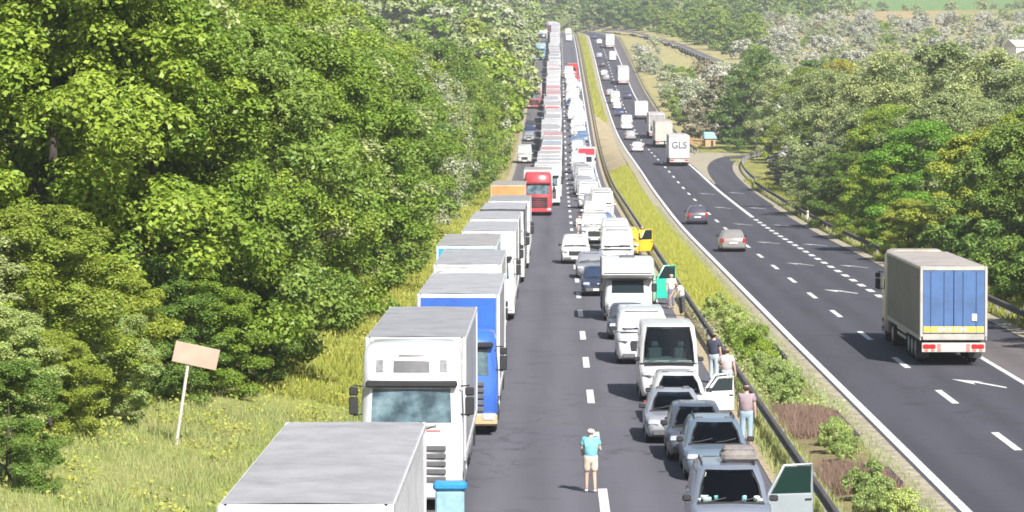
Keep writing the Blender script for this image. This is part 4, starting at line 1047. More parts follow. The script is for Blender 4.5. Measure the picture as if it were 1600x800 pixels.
def motorhome(X, d, label):
    r = empty('motorhome', (X, d, zL(d) + .012)); tag(r, label, 'motorhome')
    P = paint(WHITE, .35)
    rs = [ring10(1.0, .12, 2.0, .34, .2), ring10(1.05, .0, 2.0, .55, .2), ring10(1.05, .05, 2.0, .95, .22), ring10(1.03, .55, 2.0, 1.2, .2), ring10(.95, 1.15, 2.0, 1.85, .15)]
    cab = obj('cab', MB().loft(rs).mesh('cab', 50), P, r)
    obj('windscreen', panel([rs[3][i] for i in (0, 1, 2)], [rs[4][i] for i in (0, 1, 2)], .05, .95, .08, .95, .012, 6, 2, (0, 1.5, 1)).mesh('windscreen', 60), M_GLASS, cab)
    bx = MB(); prof = [(2.0, .42), (5.9, .42), (5.95, 2.75), (1.0, 2.82), (.45, 2.62), (.38, 2.1), (.75, 1.92), (2.0, 1.9)]
    bx.loft([[(-1.15, y, z) for y, z in prof], [(-1.2, y, z) for y, z in prof], [(1.2, y, z) for y, z in prof], [(1.15, y, z) for y, z in prof]])
    b = obj('living_box', bx.mesh('living_box', 30), P, r)
    obj('trim_strip', MB().box(-1.1, 1.1, .36, .5, 2.16, 2.20).mesh('trim_strip', 0), M_TRIM, b)
    obj('side_window', MB().bevbox(1.19, 1.215, 3.2, 4.3, 1.4, 2.0, .01).mesh('side_window'), M_GLASS, b)
    obj('roof_hatch', MB().bevbox(-.35, .35, 2.6, 3.3, 2.75, 2.90, .04).mesh('roof_hatch'), M_TRIM, b)
    obj('bumper', MB().bevbox(-1.0, 1.0, -.05, .3, .3, .55, .05).mesh('bumper'), M_TRIM, cab)
    for s in (-1, 1):
        obj('headlight', cached('mh_headlight', lambda: MB().bevbox(-.2, .2, -.02, .2, -.1, .1, .03)), M_LAMP, cab, (s * .74, .02, .74))
        obj('mirror', cached('mh_mirror', lambda: MB().bevbox(-.12, .12, -.06, .06, -.2, .2, .04)), M_BLACK, cab, (s * 1.2, .75, 1.5))
        for y in (1.0, 4.6): wheel_big(r, s * .95, y, 0, r=.34)
    return r
def box_van(X, d, cabc, boxc, label, zf=None, away=False, L=6.2, H=3.0, front=None, text=None, W=2.2, lod=1):
    zf = zf or zL; sl = slope(zf, d)
    if away: r = empty('box_van', (X, d + L, zf(d + L) + .012), (-sl, 0, math.pi))
    else: r = empty('box_van', (X, d, zf(d) + .012), (sl, 0, 0))
    tag(r, label, 'box van')
    rs = [ring10(.95, .12, 2.0, .34, .2), ring10(1.0, .0, 2.0, .55, .2), ring10(1.0, .05, 2.0, 1.0, .22), ring10(.98, .35, 2.0, 1.2, .2), ring10(.9, .9, 2.0, 2.0, .15), ring10(.8, 1.1, 2.0, 2.1, .15)]
    cab = obj('cab', cached('bv_cab', lambda: MB().loft(rs), 50), paint(cabc), r)
    obj('windscreen', cached('bv_screen', lambda: panel([rs[3][i] for i in (0, 1, 2)], [rs[4][i] for i in (0, 1, 2)], .05, .95, .08, .95, .012, 6, 2, (0, 1.5, 1)), 60), M_GLASS, cab)
    h = W / 2
    b = obj('box_body', cached(('bv_box', L, H, W), lambda: MB().bevbox(-h, h, 2.05, L, .75, H, .04)), paint(boxc), r)
    obj('front_board', cached(('bv_front', L, H, W), lambda: MB().bevbox(-h + .12, h - .12, 2.02, 2.1, 2.15, H - .12, .01)), paint(front or boxc), b)
    obj('chassis', cached(('bv_chassis', L), lambda: MB().box(-.8, .8, .8, L - .1, .35, .76), 0), M_CHASSIS, r)
    obj('rear_door', cached(('bv_rear', L, H, W), lambda: MB().bevbox(-h + .08, -.01, L - .05, L + .015, .85, H - .1, .01)), paint(boxc), b)
    obj('rear_door', cached(('bv_rear2', L, H, W), lambda: MB().bevbox(.01, h - .08, L - .05, L + .015, .85, H - .1, .01)), paint(boxc), b)
    obj('rear_bumper', cached(('bv_bumper', L), lambda: MB().bevbox(-1.0, 1.0, L - .1, L + .04, .42, .6, .02)), M_TRIM, r)
    for s in (-1, 1):
        obj('tail_lamp', cached(('bv_tail', L), lambda: MB().bevbox(-.14, .14, L, L + .055, .62, .74, .01)), M_RED, r, (s * .85, 0, 0))
        obj('mirror', cached('mh_mirror', lambda: MB().bevbox(-.12, .12, -.06, .06, -.2, .2, .04)), M_BLACK, cab, (s * 1.12, .7, 1.6))
        for y in (1.0, L - 1.5): wheel_big(r, s * .9, y, 1, r=.36)
    return r
def xp(px, d): return x_at(px, d, 0)

# ---- lorries standing on the left, nearest first
lorry(-3.56, 48.6, OFFW, (.66, .66, .66), 'nearest lorry, only its long pale grey roof filling the lower edge', box_h=4.2, L=16.1, roof=(.315, .31, .315), frame=(.62, .62, .62), front=WHITE)
t2, cab2, tr2 = lorry(-3.45, 87.2, (.60, .60, .60), (.34, .34, .36), 'big white lorry cab with broad windscreen, second in the lorry line', box_h=4.08, roof=(.27, .27, .275), frame=(.56, .56, .56), front=WHITE, skirt=(.6, .6, .6), tall=True)
rs2 = [cab_ring(h, y, z) for z, h, y in CAB_TALL]; e5, e6 = [[rs2[k][i] for i in (0, 1, 2)] for k in (5, 6)]
obj('header_panel', panel(e5, e6, .27, .73, .28, .72, .012, 4, 1, (0, 1.2, 2)).mesh('header_panel', 60), M_TRIM, cab2)
obj('header_slot', panel(e5, e6, .33, .67, .88, .93, .012, 4, 1, (0, 1.2, 2)).mesh('header_slot', 60), M_BLACK, cab2)
for a, b in ((.05, .14), (.86, .95)): obj('marker_lamp', panel(e5, e6, a, b, .3, .75, .02, 2, 1, (0, 1.2, 2)).mesh('marker_lamp', 60), plain('grey_lens', (.2, .2, .21), .2, 0, .4, 9), cab2)
f1, f2 = [[rs2[k][i] for i in (0, 1, 2)] for k in (2, 3)]
obj('chrome_strip', panel(f1, f2, .2, .8, .93, .98, .02, 4, 1, (0, 1.2, 2)).mesh('chrome_strip', 60), M_CHROME, cab2)
obj('red_strip', panel(f1, f2, .15, .85, .84, .88, .02, 4, 1, (0, 1.2, 2)).mesh('red_strip', 60), paint((.5, .12, .12)), cab2)
lorry(-2.9, 107.2, (.03, .11, .42), (.30, .30, .32), 'lorry with blue cab and blue trailer front in a white frame', low=True, front=(.02, .11, .46), frame=(.60, .60, .60), box_h=4.1, roof=(.33, .33, .345), hood_c=(.55, .36, .2))
lorry(-3.15, 129.5, (.57, .56, .55), (.42, .41, .40), 'white lorry right behind the blue-fronted one', front=WHITE, frame=WHITE, roof=(.31, .31, .32))
lorry(-3.6, 146.6, (.56, .56, .56), (.36, .38, .40), 'lorry with pale blue stripe across its white trailer front', low=True, front=(.02, .30, .48), frame=(.50, .60, .62), roof=(.30, .285, .28))
lorry(-2.98, 163.8, WHITE, (.42, .42, .42), 'white lorry with white cab standing out to the right', front=WHITE, frame=WHITE, roof=(.33, .33, .34))
lorry(-3.0, 181, WHITE, (.10, .12, .14), 'white-fronted lorry with dark grey trailer side', front=WHITE, frame=WHITE, side=(.10, .12, .14), roof=(.33, .33, .34))
lorry(-2.8, 198, WHITE, (.42, .42, .42), 'white lorry with black upper frame behind the grey-sided one', front=WHITE, frame=(.05, .05, .06), roof=(.34, .34, .35))
lorry(-2.65, 215, (.56, .56, .55), (.42, .42, .42), 'white lorry just before the orange-fronted one', front=WHITE, frame=WHITE, roof=(.27, .27, .27))
lorry(-3.25, 257, (.6, .3, .12), (.55, .52, .48), 'lorry with orange trailer front before the red cab', low=True, front=(.56, .27, .09), frame=(.50, .40, .27), roof=(.30, .27, .24), lod=1)
lorry(-1.3, 316, (.38, .045, .055), (.42, .38, .38), 'red-cabbed lorry standing alone in the middle lane', roof=(.3, .26, .26), front=WHITE, lod=1, visor=paint((.2, .02, .02)))
COLN = {WHITE: 'white', OFFW: 'off-white', SILVER: 'silver', GREY: 'grey', DARK: 'dark', NAVY: 'navy', (.42, .30, .29): 'pinkish', (.40, .22, .08): 'orange-brown', BLUEG: 'grey-blue', REDC: 'red', STEELB: 'steel blue'}
rq = random.Random(5)
d = 346.0; n = 1
while d < 1270:
    q = rq.random()
    near_red = 400 < d < 700
    pal = [WHITE, WHITE, WHITE, OFFW, OFFW, SILVER, REDC, STEELB, (.42, .30, .29), (.40, .22, .08)] if near_red else [WHITE, WHITE, WHITE, OFFW, SILVER, STEELB, REDC, GREY]
    cabc = rq.choice(pal) if d > 400 else WHITE; red = near_red and q > .72
    fr = (.50, .24, .25) if red else rq.choice([WHITE, WHITE, OFFW, (.36, .37, .40), (.20, .30, .42), (.44, .38, .33)])
    lod = 1 if d < 600 else 2
    lorry(-.75 + shift(d) + rq.uniform(-.25, .25), d, cabc, (.46, .46, .45), '%s lorry, %s behind the red-cabbed lorry in the middle lane' % (COLN[cabc], ordinal(n)), front=fr, frame=WHITE, roof=rq.choice([(.40, .40, .40), (.32, .32, .33), (.46, .45, .44), (.36, .33, .33)]) if not red else (.42, .24, .24), lod=lod, low=q < .3)
    n += 1; d += rq.uniform(17.5, 23)
# lorries on the hard shoulder further back
for u, d, cabc, boxc, fr, lab in [(-4.2, 660, (.34, .10, .10), (.46, .36, .36), (.46, .30, .30), 'red and white lorry on the shoulder beyond the dark cars'),
                                 (-4.2, 679, WHITE, (.66, .6, .6), WHITE, 'second lorry on the shoulder beyond the dark cars'), (-4.3, 905, (.12, .28, .42), (.30, .45, .55), (.3, .5, .6), 'pale blue lorry on the shoulder beside the far trees'),
                                 (-4.3, 1010, DARK, (.12, .09, .12), DARK, 'dark lorry on the shoulder near the crest'), (-4.3, 1060, OFFW, (.5, .42, .42), (.5, .4, .4), 'pale reddish lorry on the shoulder at the crest')]:
    lorry(u + shift(d), d, cabc, boxc, lab, front=fr, frame=WHITE if d < 900 else None, lod=2)
car('tall_van', -4.4 + shift(492), 492, OFFW, 'off-white van on the shoulder nearer than the three cars there', 'van', lod=1, name='van')
car('hatch', -4.5 + shift(520), 520, DARK, 'small dark car on the shoulder between the off-white van and three cars', 'car', lod=1)
for d, c, lab in [(556, GREY, 'grey car nearest of three on the shoulder'), (573, NAVY, 'navy car in the middle of three on the shoulder'), (590, DARK, 'dark car farthest of three on the shoulder')]:
    car('estate', -4.35 + shift(d), d, c, lab, 'car', lod=1)

# ---- the car queue next to the reservation, nearest first
c1 = car('mpv', 4.0, 79.4, (.155, .175, .215), 'grey-blue people carrier with open door and roof luggage, nearest car', 'car', clear=True, rail=True)
PALE = (.24, .275, .29)
open_door(c1, 'mpv', PALE, 74, 1.12, y0=2.5, tall=1.80, glass=glass_dark('green_door_glass', (.006, .022, .019), .05))
for k, (x, y, sx, sy, c) in enumerate([(-.58, 1.02, .20, .14, (.78, .80, .76)), (-.25, 1.0, .12, .10, (.35, .66, .68)), (.08, 1.02, .18, .14, (.8, .8, .78)), (.38, 1.0, .13, .10, (.4, .62, .66)), (.60, 1.04, .16, .14, (.8, .78, .74)), (.02, 1.22, .08, .06, (.8, .8, .8))]):
    mm = MB(); rg = random.Random(k)
    for q in range(4):
        x0, y0, z0 = rg.uniform(-sx, sx) * .5, rg.uniform(-sy, sy) * .5, .03 * q
        mm.bevbox(x0 - sx / 2, x0 + sx / 2, y0 - sy / 2, y0 + sy / 2, z0, z0 + .05 + .05 * rg.random(), .02)
    obj('dashboard_clutter', mm.mesh('dashboard_clutter'), plain('clutter_%d' % k, c, .7), c1, (x, y, .99), (0, 0, .4 * k), kind='stuff')
for s in (-1, 1): obj('sun_visor', MB().bevbox(-.27, .27, 0, .03, -.06, .06, .01).mesh('sun_visor'), M_PLATE, c1, (s * .36, 1.72, 1.56), (R(-35), 0, 0))
lug = obj('roof_luggage', MB().bevbox(-.42, .42, 0, .95, 0, .30, .10).bevbox(-.36, .36, .1, .85, .26, .36, .05).mesh('roof_luggage'), plain('luggage_cloth', (.20, .18, .17), .9, var=.4, scale=4), None, (4.28, 81.8, 1.74))
tag(lug, 'flat grey-brown luggage bundle on the nearest people carrier roof', 'luggage')
car('estate', 4.35, 94.2, (.115, .155, .20), 'steel blue estate car just behind the nearest people carrier', 'car', clear=True, rail=True)
car('hatch', 4.05, 99.3, (.06, .07, .09), 'dark blue-grey hatchback between two paler cars in the queue', 'car', clear=True)
car('sedan', 3.6, 104.6, (.24, .25, .28), 'silver saloon left of the open white doors', 'car', clear=True)
c5 = car('estate', 3.95, 110.6, WHITE, 'white estate car with its doors open before the white van', 'car', clear=True)
open_door(c5, 'estate', WHITE, 62, 1.0); open_door(c5, 'estate', WHITE, 55, .92, y0=2.75)
c6 = car('tall_van', 3.9, 119.2, (.57, .57, .56), 'white high-roof minibus with broad windscreen', 'van', clear=True, name='van')
car('van', 3.42, 136.4, (.50, .51, .53), 'white van behind the high-roof minibus', 'van', name='van')
for_door = car('sedan', 3.2, 150.5, (.05, .055, .07), 'dark saloon squeezed before the white motorhome', 'car')
motorhome(3.45, 163.5, 'white boxy motorhome with trim line across its front')
gv = car('van', 4.15, 176, (.26, .44, .30), 'pale green van mostly hidden behind the motorhome', 'van', name='van')
open_door(gv, 'van', (.02, .48, .30), 68, 1.05, y0=1.0)
car('hatch', 2.35, 184.5, (.02, .035, .075), 'dark blue hatchback left of the motorhome', 'car')
car('estate', 3.55, 193, WHITE, 'white car with dark windscreen behind the motorhome', 'car')
car('sedan', 2.2, 203, GREY, 'grey car half hidden right of the white off-roader', 'car')
car('suv', 1.42, 221.5, (.56, .56, .53), 'white off-roader standing on the lane line between lorries and cars', 'car')
car('tall_van', 3.85, 213, WHITE, 'white minibus with dark windscreen beside the white off-roader', 'van', name='van')
yv = car('small_van', 4.75, 232, (.58, .38, .02), 'yellow small van with open door beside the reservation', 'van', name='van')
open_door(yv, 'small_van', (.60, .40, .02), 60, 1.0)
car('van', 4.25, 243, WHITE, 'white van behind the yellow small van', 'van', name='van')
car('van', 2.95, 253, WHITE, 'white van at the left of the queue behind the two walkers', 'van', name='van')
car('estate', 3.3, 268, BLUEG, 'grey-blue estate car behind the pair of white vans', 'car')
car('sedan', 3.9, 277, STEELB, 'steel blue saloon behind the grey-blue estate car', 'car')
n = 1; d = 286.0
while d < 462:
    q = rq.random(); ty = rq.choice(['hatch', 'sedan', 'estate', 'estate', 'suv', 'van', 'tall_van', 'tall_van', 'small_van'])
    col = rq.choice([WHITE, WHITE, WHITE, SILVER, GREY, DARK, NAVY, BLUEG, STEELB, OFFW]) if 'van' not in ty else rq.choice([WHITE, WHITE, WHITE, OFFW, SILVER])
    car(ty, 3.3 + shift(d) + rq.uniform(-.6, .7), d, col, '%s %s, %s vehicle behind the steel blue saloon in the car queue' % (COLN[col], {'hatch': 'hatchback', 'sedan': 'saloon', 'estate': 'estate car', 'suv': 'off-roader', 'van': 'van', 'tall_van': 'minibus', 'small_van': 'small van'}[ty], ordinal(n)), 'van' if 'van' in ty else 'car', lod=1, name='van' if 'van' in ty else 'car')
    n += 1; d += CT[ty][0] + rq.uniform(2.2, 4.6)
box_van(3.9 + shift(470), 466, WHITE, WHITE, 'box van with bright red front board in the car queue', front=(.62, .03, .05), L=6.5, H=3.1, W=2.35)
n = 1; d = 475.0
while d < 800:
    ty = rq.choice(['hatch', 'sedan', 'estate', 'estate', 'suv', 'van', 'tall_van', 'small_van'])
    col = rq.choice([WHITE, SILVER, GREY, GREY, DARK, DARK, NAVY, BLUEG, STEELB, STEELB, OFFW, REDC]) if 'van' not in ty else rq.choice([WHITE, WHITE, WHITE, OFFW])
    car(ty, 3.2 + shift(d) + rq.uniform(-.7, .8), d, col, '%s %s, %s vehicle behind the red-fronted box van in the queue' % (COLN[col], {'hatch': 'hatchback', 'sedan': 'saloon', 'estate': 'estate car', 'suv': 'off-roader', 'van': 'van', 'tall_van': 'minibus', 'small_van': 'small van'}[ty], ordinal(n)), 'van' if 'van' in ty else 'car', lod=2, name='van' if 'van' in ty else 'car')
    n += 1; d += CT[ty][0] + rq.uniform(2.2, 5.0)
box_van(3.5 + shift(806), 806, REDC, REDC, 'red van that closes the dense car queue', front=REDC, L=6.0, H=2.8)
for d, ty, c, lab in [(1085, 'van', WHITE, 'white van alone in the far car lane below the crest'), (1130, 'sedan', DARK, 'dark car behind the lone white van below the crest'), (1165, 'tall_van', WHITE, 'white minibus at the crest'), (1195, 'estate', SILVER, 'silver car behind the minibus at the crest')]:
    car(ty, 3.4 + shift(d), d, c, lab, 'van' if 'van' in ty else 'car', lod=2, name='van' if 'van' in ty else 'car')

# ---- the flowing carriageway on the right, rears to the camera
r1, rc1, rt1 = lorry(15.2, 135.8, (.42, .36, .28), (.30, .29, .25), 'lorry with grey-brown tarpaulin and blue rear doors driving away', away=True, zf=zR, rear=(.06, .13, .29), frame=(.44, .42, .38), side=(.20, .19, .16), roof=(.36, .32, .285), box_h=3.78)
Y1 = 16.3
obj('yellow_band', MB().bevbox(-1.14, 1.14, Y1 + .005, Y1 + .02, 1.27, 1.50, .004).mesh('yellow_band'), plain('band_yellow', (.78, .48, .08), .5), rt1)
for k, (x, w_) in enumerate([(.55, .12), (.36, .16), (.14, .14), (-.1, .10), (-.28, .14), (-.46, .10)]):
    obj('lettering_mark', MB().box(-w_ / 2, w_ / 2, Y1 + .02, Y1 + .028, 1.33, 1.45).mesh('lettering_mark', 0), M_PLATE, rt1, (x, 0, 0))
obj('sticker', MB().box(-.09, .09, Y1 + .03, Y1 + .04, 1.72, 1.98).mesh('sticker', 0), M_PLATE, rt1, (-.78, 0, 0))
for s in (-1, 1):
    for k in range(3): obj('marker_stripe', MB().box(-.07, .07, Y1 + .02, Y1 + .03, .56, .84).mesh('marker_stripe', 0), plain('faded_red', (.5, .16, .14), .6), rt1, (s * (.55 + k * .24), 0, 0))
obj('number_plate', MB().box(-.26, .26, Y1 + .02, Y1 + .032, .60, .72).mesh('number_plate', 0), M_PLATE, rt1)
LANE2, LANE1 = 11.75, 15.1
def rcar(ty, px, y, color, lab, lane=None, lod=1):
    u = lane if lane is not None else LANE2
    d = d_at(y, u, zR); X = x_at(px, d, 0)
    X = min(max(X, 10.9 + shift(d)), 16.0 + shift(d))
    return car(ty, X, d, color, lab, 'van' if 'van' in ty else 'car', away=True, lod=lod, zf=zR, name='van' if 'van' in ty else 'car')
rcar('sedan', 1146, 394, (.20, .19, .175), 'silver saloon driving away on the right carriageway', lod=0)
rcar('hatch', 1090, 351, (.06, .055, .075), 'dark hatchback driving away ahead of the silver saloon', lod=0)
def rlorry(px, y, cabc, boxc, lab, L=16.3, h=4.0, rear=None, frame=None, roof=None):
    d = d_at(y, LANE1, zR); X = x_at(px, d, 0)
    return lorry(X, d, cabc, boxc, lab, away=True, lod=1, zf=zR, L=L, box_h=h, rear=rear, frame=frame, roof=roof), d
(r4, _, rt4), d4 = rlorry(1061, 260, WHITE, WHITE, 'white lorry with dark letters on its rear driving past the slip road', L=13.0, h=3.85, rear=WHITE, frame=WHITE, roof=(.46, .46, .46))
tc = bpy.data.curves.new('lettering', 'FONT'); tc.body = 'GLS'; tc.size = 1.15; tc.align_x = 'CENTER'; tc.extrude = .01; tc.offset = .02
to = bpy.data.objects.new('tmp_text', tc); COL.objects.link(to); bpy.context.view_layer.update()
tm = bpy.data.meshes.new_from_object(to.evaluated_get(bpy.context.evaluated_depsgraph_get())); bpy.data.objects.remove(to)
obj('lettering', tm, plain('dark_grey_print', (.13, .13, .15), .6), rt4, (0, 13.03, 2.25), (R(90), 0, math.pi))
rlorry(1037, 231, OFFW, (.50, .48, .40), 'cream lorry ahead of the lettered white one', h=3.9, rear=(.52, .50, .42), frame=(.52, .50, .44), roof=(.42, .34, .32))
rlorry(1026, 217, GREY, (.32, .31, .30), 'grey lorry ahead of the cream one', h=4.0, rear=(.32, .31, .30), roof=(.44, .4, .4))
for ty, px, y, c, lane, lab in [('sedan', 996, 238, WHITE, 0, 'white car left of the cream lorry on the flowing side'), ('estate', 985, 219, SILVER, 0, 'silver car ahead of the white one left of the cream lorry'), ('tall_van', 979, 203, WHITE, 0, 'white van in the fast lane left of the grey lorry'),
                                ('sedan', 968, 182, NAVY, 0, 'navy car ahead of the white van in the fast lane'), ('sedan', 964, 171, WHITE, 0, 'white car close behind another white car in the fast lane'), ('tall_van', 961, 162, OFFW, 0, 'off-white van ahead of the white fast-lane car'), ('hatch', 953, 150, SILVER, 0, 'small silver car ahead of the fast-lane van'),
                                ('hatch', 981, 155, NAVY, 1, 'navy hatchback in the slow lane behind the tall white lorry'), ('estate', 947, 126, GREY, 0, 'grey car in the fast lane left of the tall white lorry'), ('sedan', 944, 119, WHITE, 0, 'white car in the fast lane level with the tall white lorry'),
                                ('hatch', 940, 105, DARK, 0, 'dark car in the far fast lane'), ('estate', 936, 91, BLUEG, 0, 'grey-blue car in the far fast lane'), ('tall_van', 957, 95, WHITE, 1, 'white van in the far slow lane'), ('sedan', 936, 69, WHITE, 0, 'white car near the top of the flowing side'), ('sedan', 927, 61, NAVY, 0, 'navy car farthest on the flowing side')]:
    rcar(ty, px, y, c, lab, LANE1 if lane else LANE2, 2)
dd = d_at(187, LANE1, zR); box_van(x_at(1002, dd, 0), dd, WHITE, WHITE, 'white box van alone in the slow lane ahead of the grey lorry', zf=zR, away=True, L=7.5, H=3.3, W=2.4)
rlorry(974, 133, WHITE, WHITE, 'tall white lorry high up in the slow lane', h=4.0, rear=WHITE, frame=WHITE, roof=(.46, .46, .46))
rlorry(953, 76, WHITE, WHITE, 'farthest white lorry on the flowing side', h=4.0, rear=WHITE, frame=WHITE, roof=(.46, .46, .46))

# ------------------------------------------------------------------ people
STAND = dict(pel=(0, 0, .95), chest=(0, 0, 1.30), neck=(0, 0, 1.47), head=(0, -.02, 1.60), sh=.185, armL=[(.23, .0, 1.16), (.24, -.06, .92)], armR=[(-.23, .0, 1.16), (-.24, -.06, .92)], legL=[(.10, -.01, .50), (.11, .02, .08), (.12, -.15, .035)], legR=[(-.10, -.01, .50), (-.11, .02, .08), (-.12, -.15, .035)])
def pose(**k): p = dict(STAND); p.update(k); return p
WALK = pose(armL=[(.24, -.03, 1.17), (.19, -.22, 1.04)], armR=[(-.24, -.02, 1.17), (-.2, -.2, 1.05)], legL=[(.10, -.06, .50), (.10, -.08, .08), (.11, -.25, .035)], legR=[(-.09, .03, .50), (-.10, .10, .09), (-.11, -.06, .035)])
LEAN = pose(chest=(0, -.16, 1.26), neck=(0, -.25, 1.40), head=(0, -.33, 1.51), armL=[(.22, -.38, 1.14), (.16, -.5, .96)], armR=[(-.22, -.36, 1.12), (-.16, -.5, .95)])
BEND = pose(armL=[(.33, -.05, 1.22), (.16, -.2, 1.10)], armR=[(-.25, .02, 1.16), (-.28, -.04, .92)])
def skin_job(vs, es, rad, lvl=1):
    m = bpy.data.meshes.new('figure'); m.from_pydata([tuple(v) for v in vs], es, []); m.update()
    o = bpy.data.objects.new('tmp_figure', m); COL.objects.link(o)
    sm = o.modifiers.new('skin', 'SKIN'); sm.use_smooth_shade = True
    for i, r in enumerate(rad):
        q = m.skin_vertices[0].data[i]; q.radius = r if isinstance(r, tuple) else (r, r); q.use_root = (i == 0)
    ss_ = o.modifiers.new('sub', 'SUBSURF'); ss_.levels = lvl; ss_.render_levels = lvl
    return o
JOBS = []
def figure(p, shorts=False, sleeves=True):
    def V(q): return Vector(q)
    pel, ch, nk, hd = V(p['pel']), V(p['chest']), V(p['neck']), V(p['head'])
    body = [pel, (pel + ch) / 2, ch, nk, hd - Vector((0, 0, .05)), hd + Vector((0, -.01, .02)), hd + Vector((0, .01, .10))]
    rad = [(.15, .115), (.14, .105), (.165, .115), .058, .075, .098, .075]; es = [(0, 1), (1, 2), (2, 3), (3, 4), (4, 5), (5, 6)]
    def addv(v, r, par): body.append(Vector(v)); rad.append(r); es.append((par, len(body) - 1)); return len(body) - 1
    addv(hd + Vector((0, -.125, -.01)), .014, 5)
    for s in (-1, 1): addv(hd + Vector((s * .105, .0, .0)), .016, 5)
    for s, key in ((1, 'armL'), (-1, 'armR')):
        a = addv(ch + Vector((s * p['sh'], 0, .11)), .062, 2); b = addv(p[key][0], .045, a); c = addv(p[key][1], .032, b)
        e = V(p[key][0]); w_ = V(p[key][1]); dr = (w_ - e).normalized(); sd = Vector((0, 1, 0)) if abs(dr.y) < .7 else Vector((1, 0, 0)); sd = (sd - dr * sd.dot(dr)).normalized()
        pm = addv(w_ + dr * .08, (.040, .020), c)
        for k in range(4): f = addv(w_ + dr * (.135 + .012 * (k in (1, 2))) + sd * (.032 - .021 * k), .009, pm); addv(body[f] + dr * .03 + Vector((-s * .012, 0, 0)), .008, f)
        th = addv(w_ + dr * .065 - sd * .05, .010, c); addv(w_ + dr * .10 - sd * .062, .009, th)
    for s, key in ((1, 'legL'), (-1, 'legR')):
        a = addv(pel + Vector((s * .095, 0, -.05)), .092, 0); b = addv(p[key][0], .062, a); c = addv(p[key][1], .042, b); addv(p[key][2], (.040, .030), c)
    b_ = skin_job(body, es, rad)
    # top
    tv = [pel + Vector((0, 0, -.10)), (pel + ch) / 2, ch, ch + (nk - ch) * .85]; tr_ = [(.215, .18), (.205, .17), (.225, .175), (.105, .105)]; te = [(0, 1), (1, 2), (2, 3)]
    for s, key in ((1, 'armL'), (-1, 'armR')):
        tv.append(ch + Vector((s * p['sh'], 0, .11))); tr_.append(.095); te.append((2, len(tv) - 1))
        e = V(p[key][0]); a0 = tv[-1]
        tv.append(a0.lerp(e, .75 if sleeves else .2)); tr_.append(.085); te.append((len(tv) - 2, len(tv) - 1))
    t_ = skin_job(tv, te, tr_)
    lv = [pel + Vector((0, 0, .12)), pel + Vector((0, 0, -.03))]; lr = [(.195, .16), (.20, .165)]; le = [(0, 1)]
    for s, key in ((1, 'legL'), (-1, 'legR')):
        hp = pel + Vector((s * .095, 0, -.08)); lv.append(hp); lr.append(.125); le.append((1, len(lv) - 1))
        k = V(p[key][0])
        if shorts: lv.append(hp.lerp(k, .95)); lr.append(.11); le.append((len(lv) - 2, len(lv) - 1))
        else:
            lv.append(k); lr.append(.088); le.append((len(lv) - 2, len(lv) - 1)); lv.append(k.lerp(V(p[key][1]), .93)); lr.append(.074); le.append((len(lv) - 2, len(lv) - 1))
    l_ = skin_job(lv, le, lr)
    h_ = skin_job([hd + Vector((0, .03, .075)), hd + Vector((0, .045, .02)), hd + Vector((0, .035, -.05))], [(0, 1), (1, 2)], [.115, .122, .085])
    sv = []
    for key in ('legL', 'legR'): sv.append(skin_job([V(p[key][1]) + Vector((0, .03, -.035)), V(p[key][2]).lerp(V(p[key][1]), .4), V(p[key][2])], [(0, 1), (1, 2)], [.045, .045, (.045, .035)]))
    return [('body', b_), ('top', t_), ('shorts' if shorts else 'trousers', l_), ('hair', h_), ('shoe', sv[0]), ('shoe', sv[1])]
PEOPLE = [
 (WALK, True, .98, 91.6, math.pi + .15, dict(body=(.48, .31, .23), top=(.15, .40, .47), shorts=(.50, .42, .34), hair=(.55, .51, .46), shoe=(.75, .73, .70)), 1.66, 'person in turquoise top and beige shorts walking on the lane line'),
 (STAND, False, 5.75, 127.5, 2.6, dict(body=(.45, .28, .20), top=(.03, .035, .06), trousers=(.34, .40, .46), hair=(.02, .014, .01), shoe=(.2, .2, .2)), 1.80, 'person in dark top and pale jeans beside the white minibus'),
 (BEND, False, 5.9, 121.0, 2.9, dict(body=(.5, .32, .24), top=(.42, .36, .36), trousers=(.36, .40, .44), hair=(.06, .03, .02), shoe=(.3, .3, .3)), 1.68, 'person in pale top bending behind the open white doors'),
 (STAND, False, 5.65, 104.2, math.pi - .2, dict(body=(.48, .3, .23), top=(.26, .20, .215), trousers=(.26, .35, .42), hair=(.045, .03, .022), shoe=(.25, .25, .25)), 1.78, 'person in mauve shirt and light jeans standing by the guardrail'),
 (LEAN, False, 6.05, 167.5, -1.0, dict(body=(.4, .22, .14), top=(.72, .70, .68), trousers=(.05, .05, .06), hair=(.03, .02, .015), shoe=(.1, .1, .1)), 1.72, 'dark-haired person in white top leaning over the guardrail'),
 (STAND, True, 1.95, 262, .3, dict(body=(.55, .36, .27), top=(.75, .74, .73), shorts=(.3, .3, .34), hair=(.3, .22, .15), shoe=(.6, .6, .6)), 1.74, 'person in white shirt, left of the pair before the white vans'),
 (BEND, True, 2.55, 263, -.3, dict(body=(.55, .34, .25), top=(.55, .33, .22), shorts=(.5, .36, .26), hair=(.25, .15, .1), shoe=(.5, .5, .5)), 1.70, 'person in tan clothes, right of the pair before the white vans'),
 (BEND, False, 5.95, 238.5, .2, dict(body=(.42, .26, .18), top=(.80, .56, .04), trousers=(.10, .10, .12), hair=(.03, .02, .02), shoe=(.1, .1, .1)), 1.76, 'dark-haired person in yellow top beside the yellow small van'),
 (STAND, False, 5.75, 173.6, .3, dict(body=(.5, .32, .24), top=(.55, .62, .58), trousers=(.15, .15, .2), hair=(.2, .12, .08), shoe=(.1, .1, .1)), 1.70, 'person standing behind the bright green open van door')]
for P in PEOPLE: JOBS.append((P, figure(P[0], P[1])))
bpy.context.view_layer.update(); DG = bpy.context.evaluated_depsgraph_get()
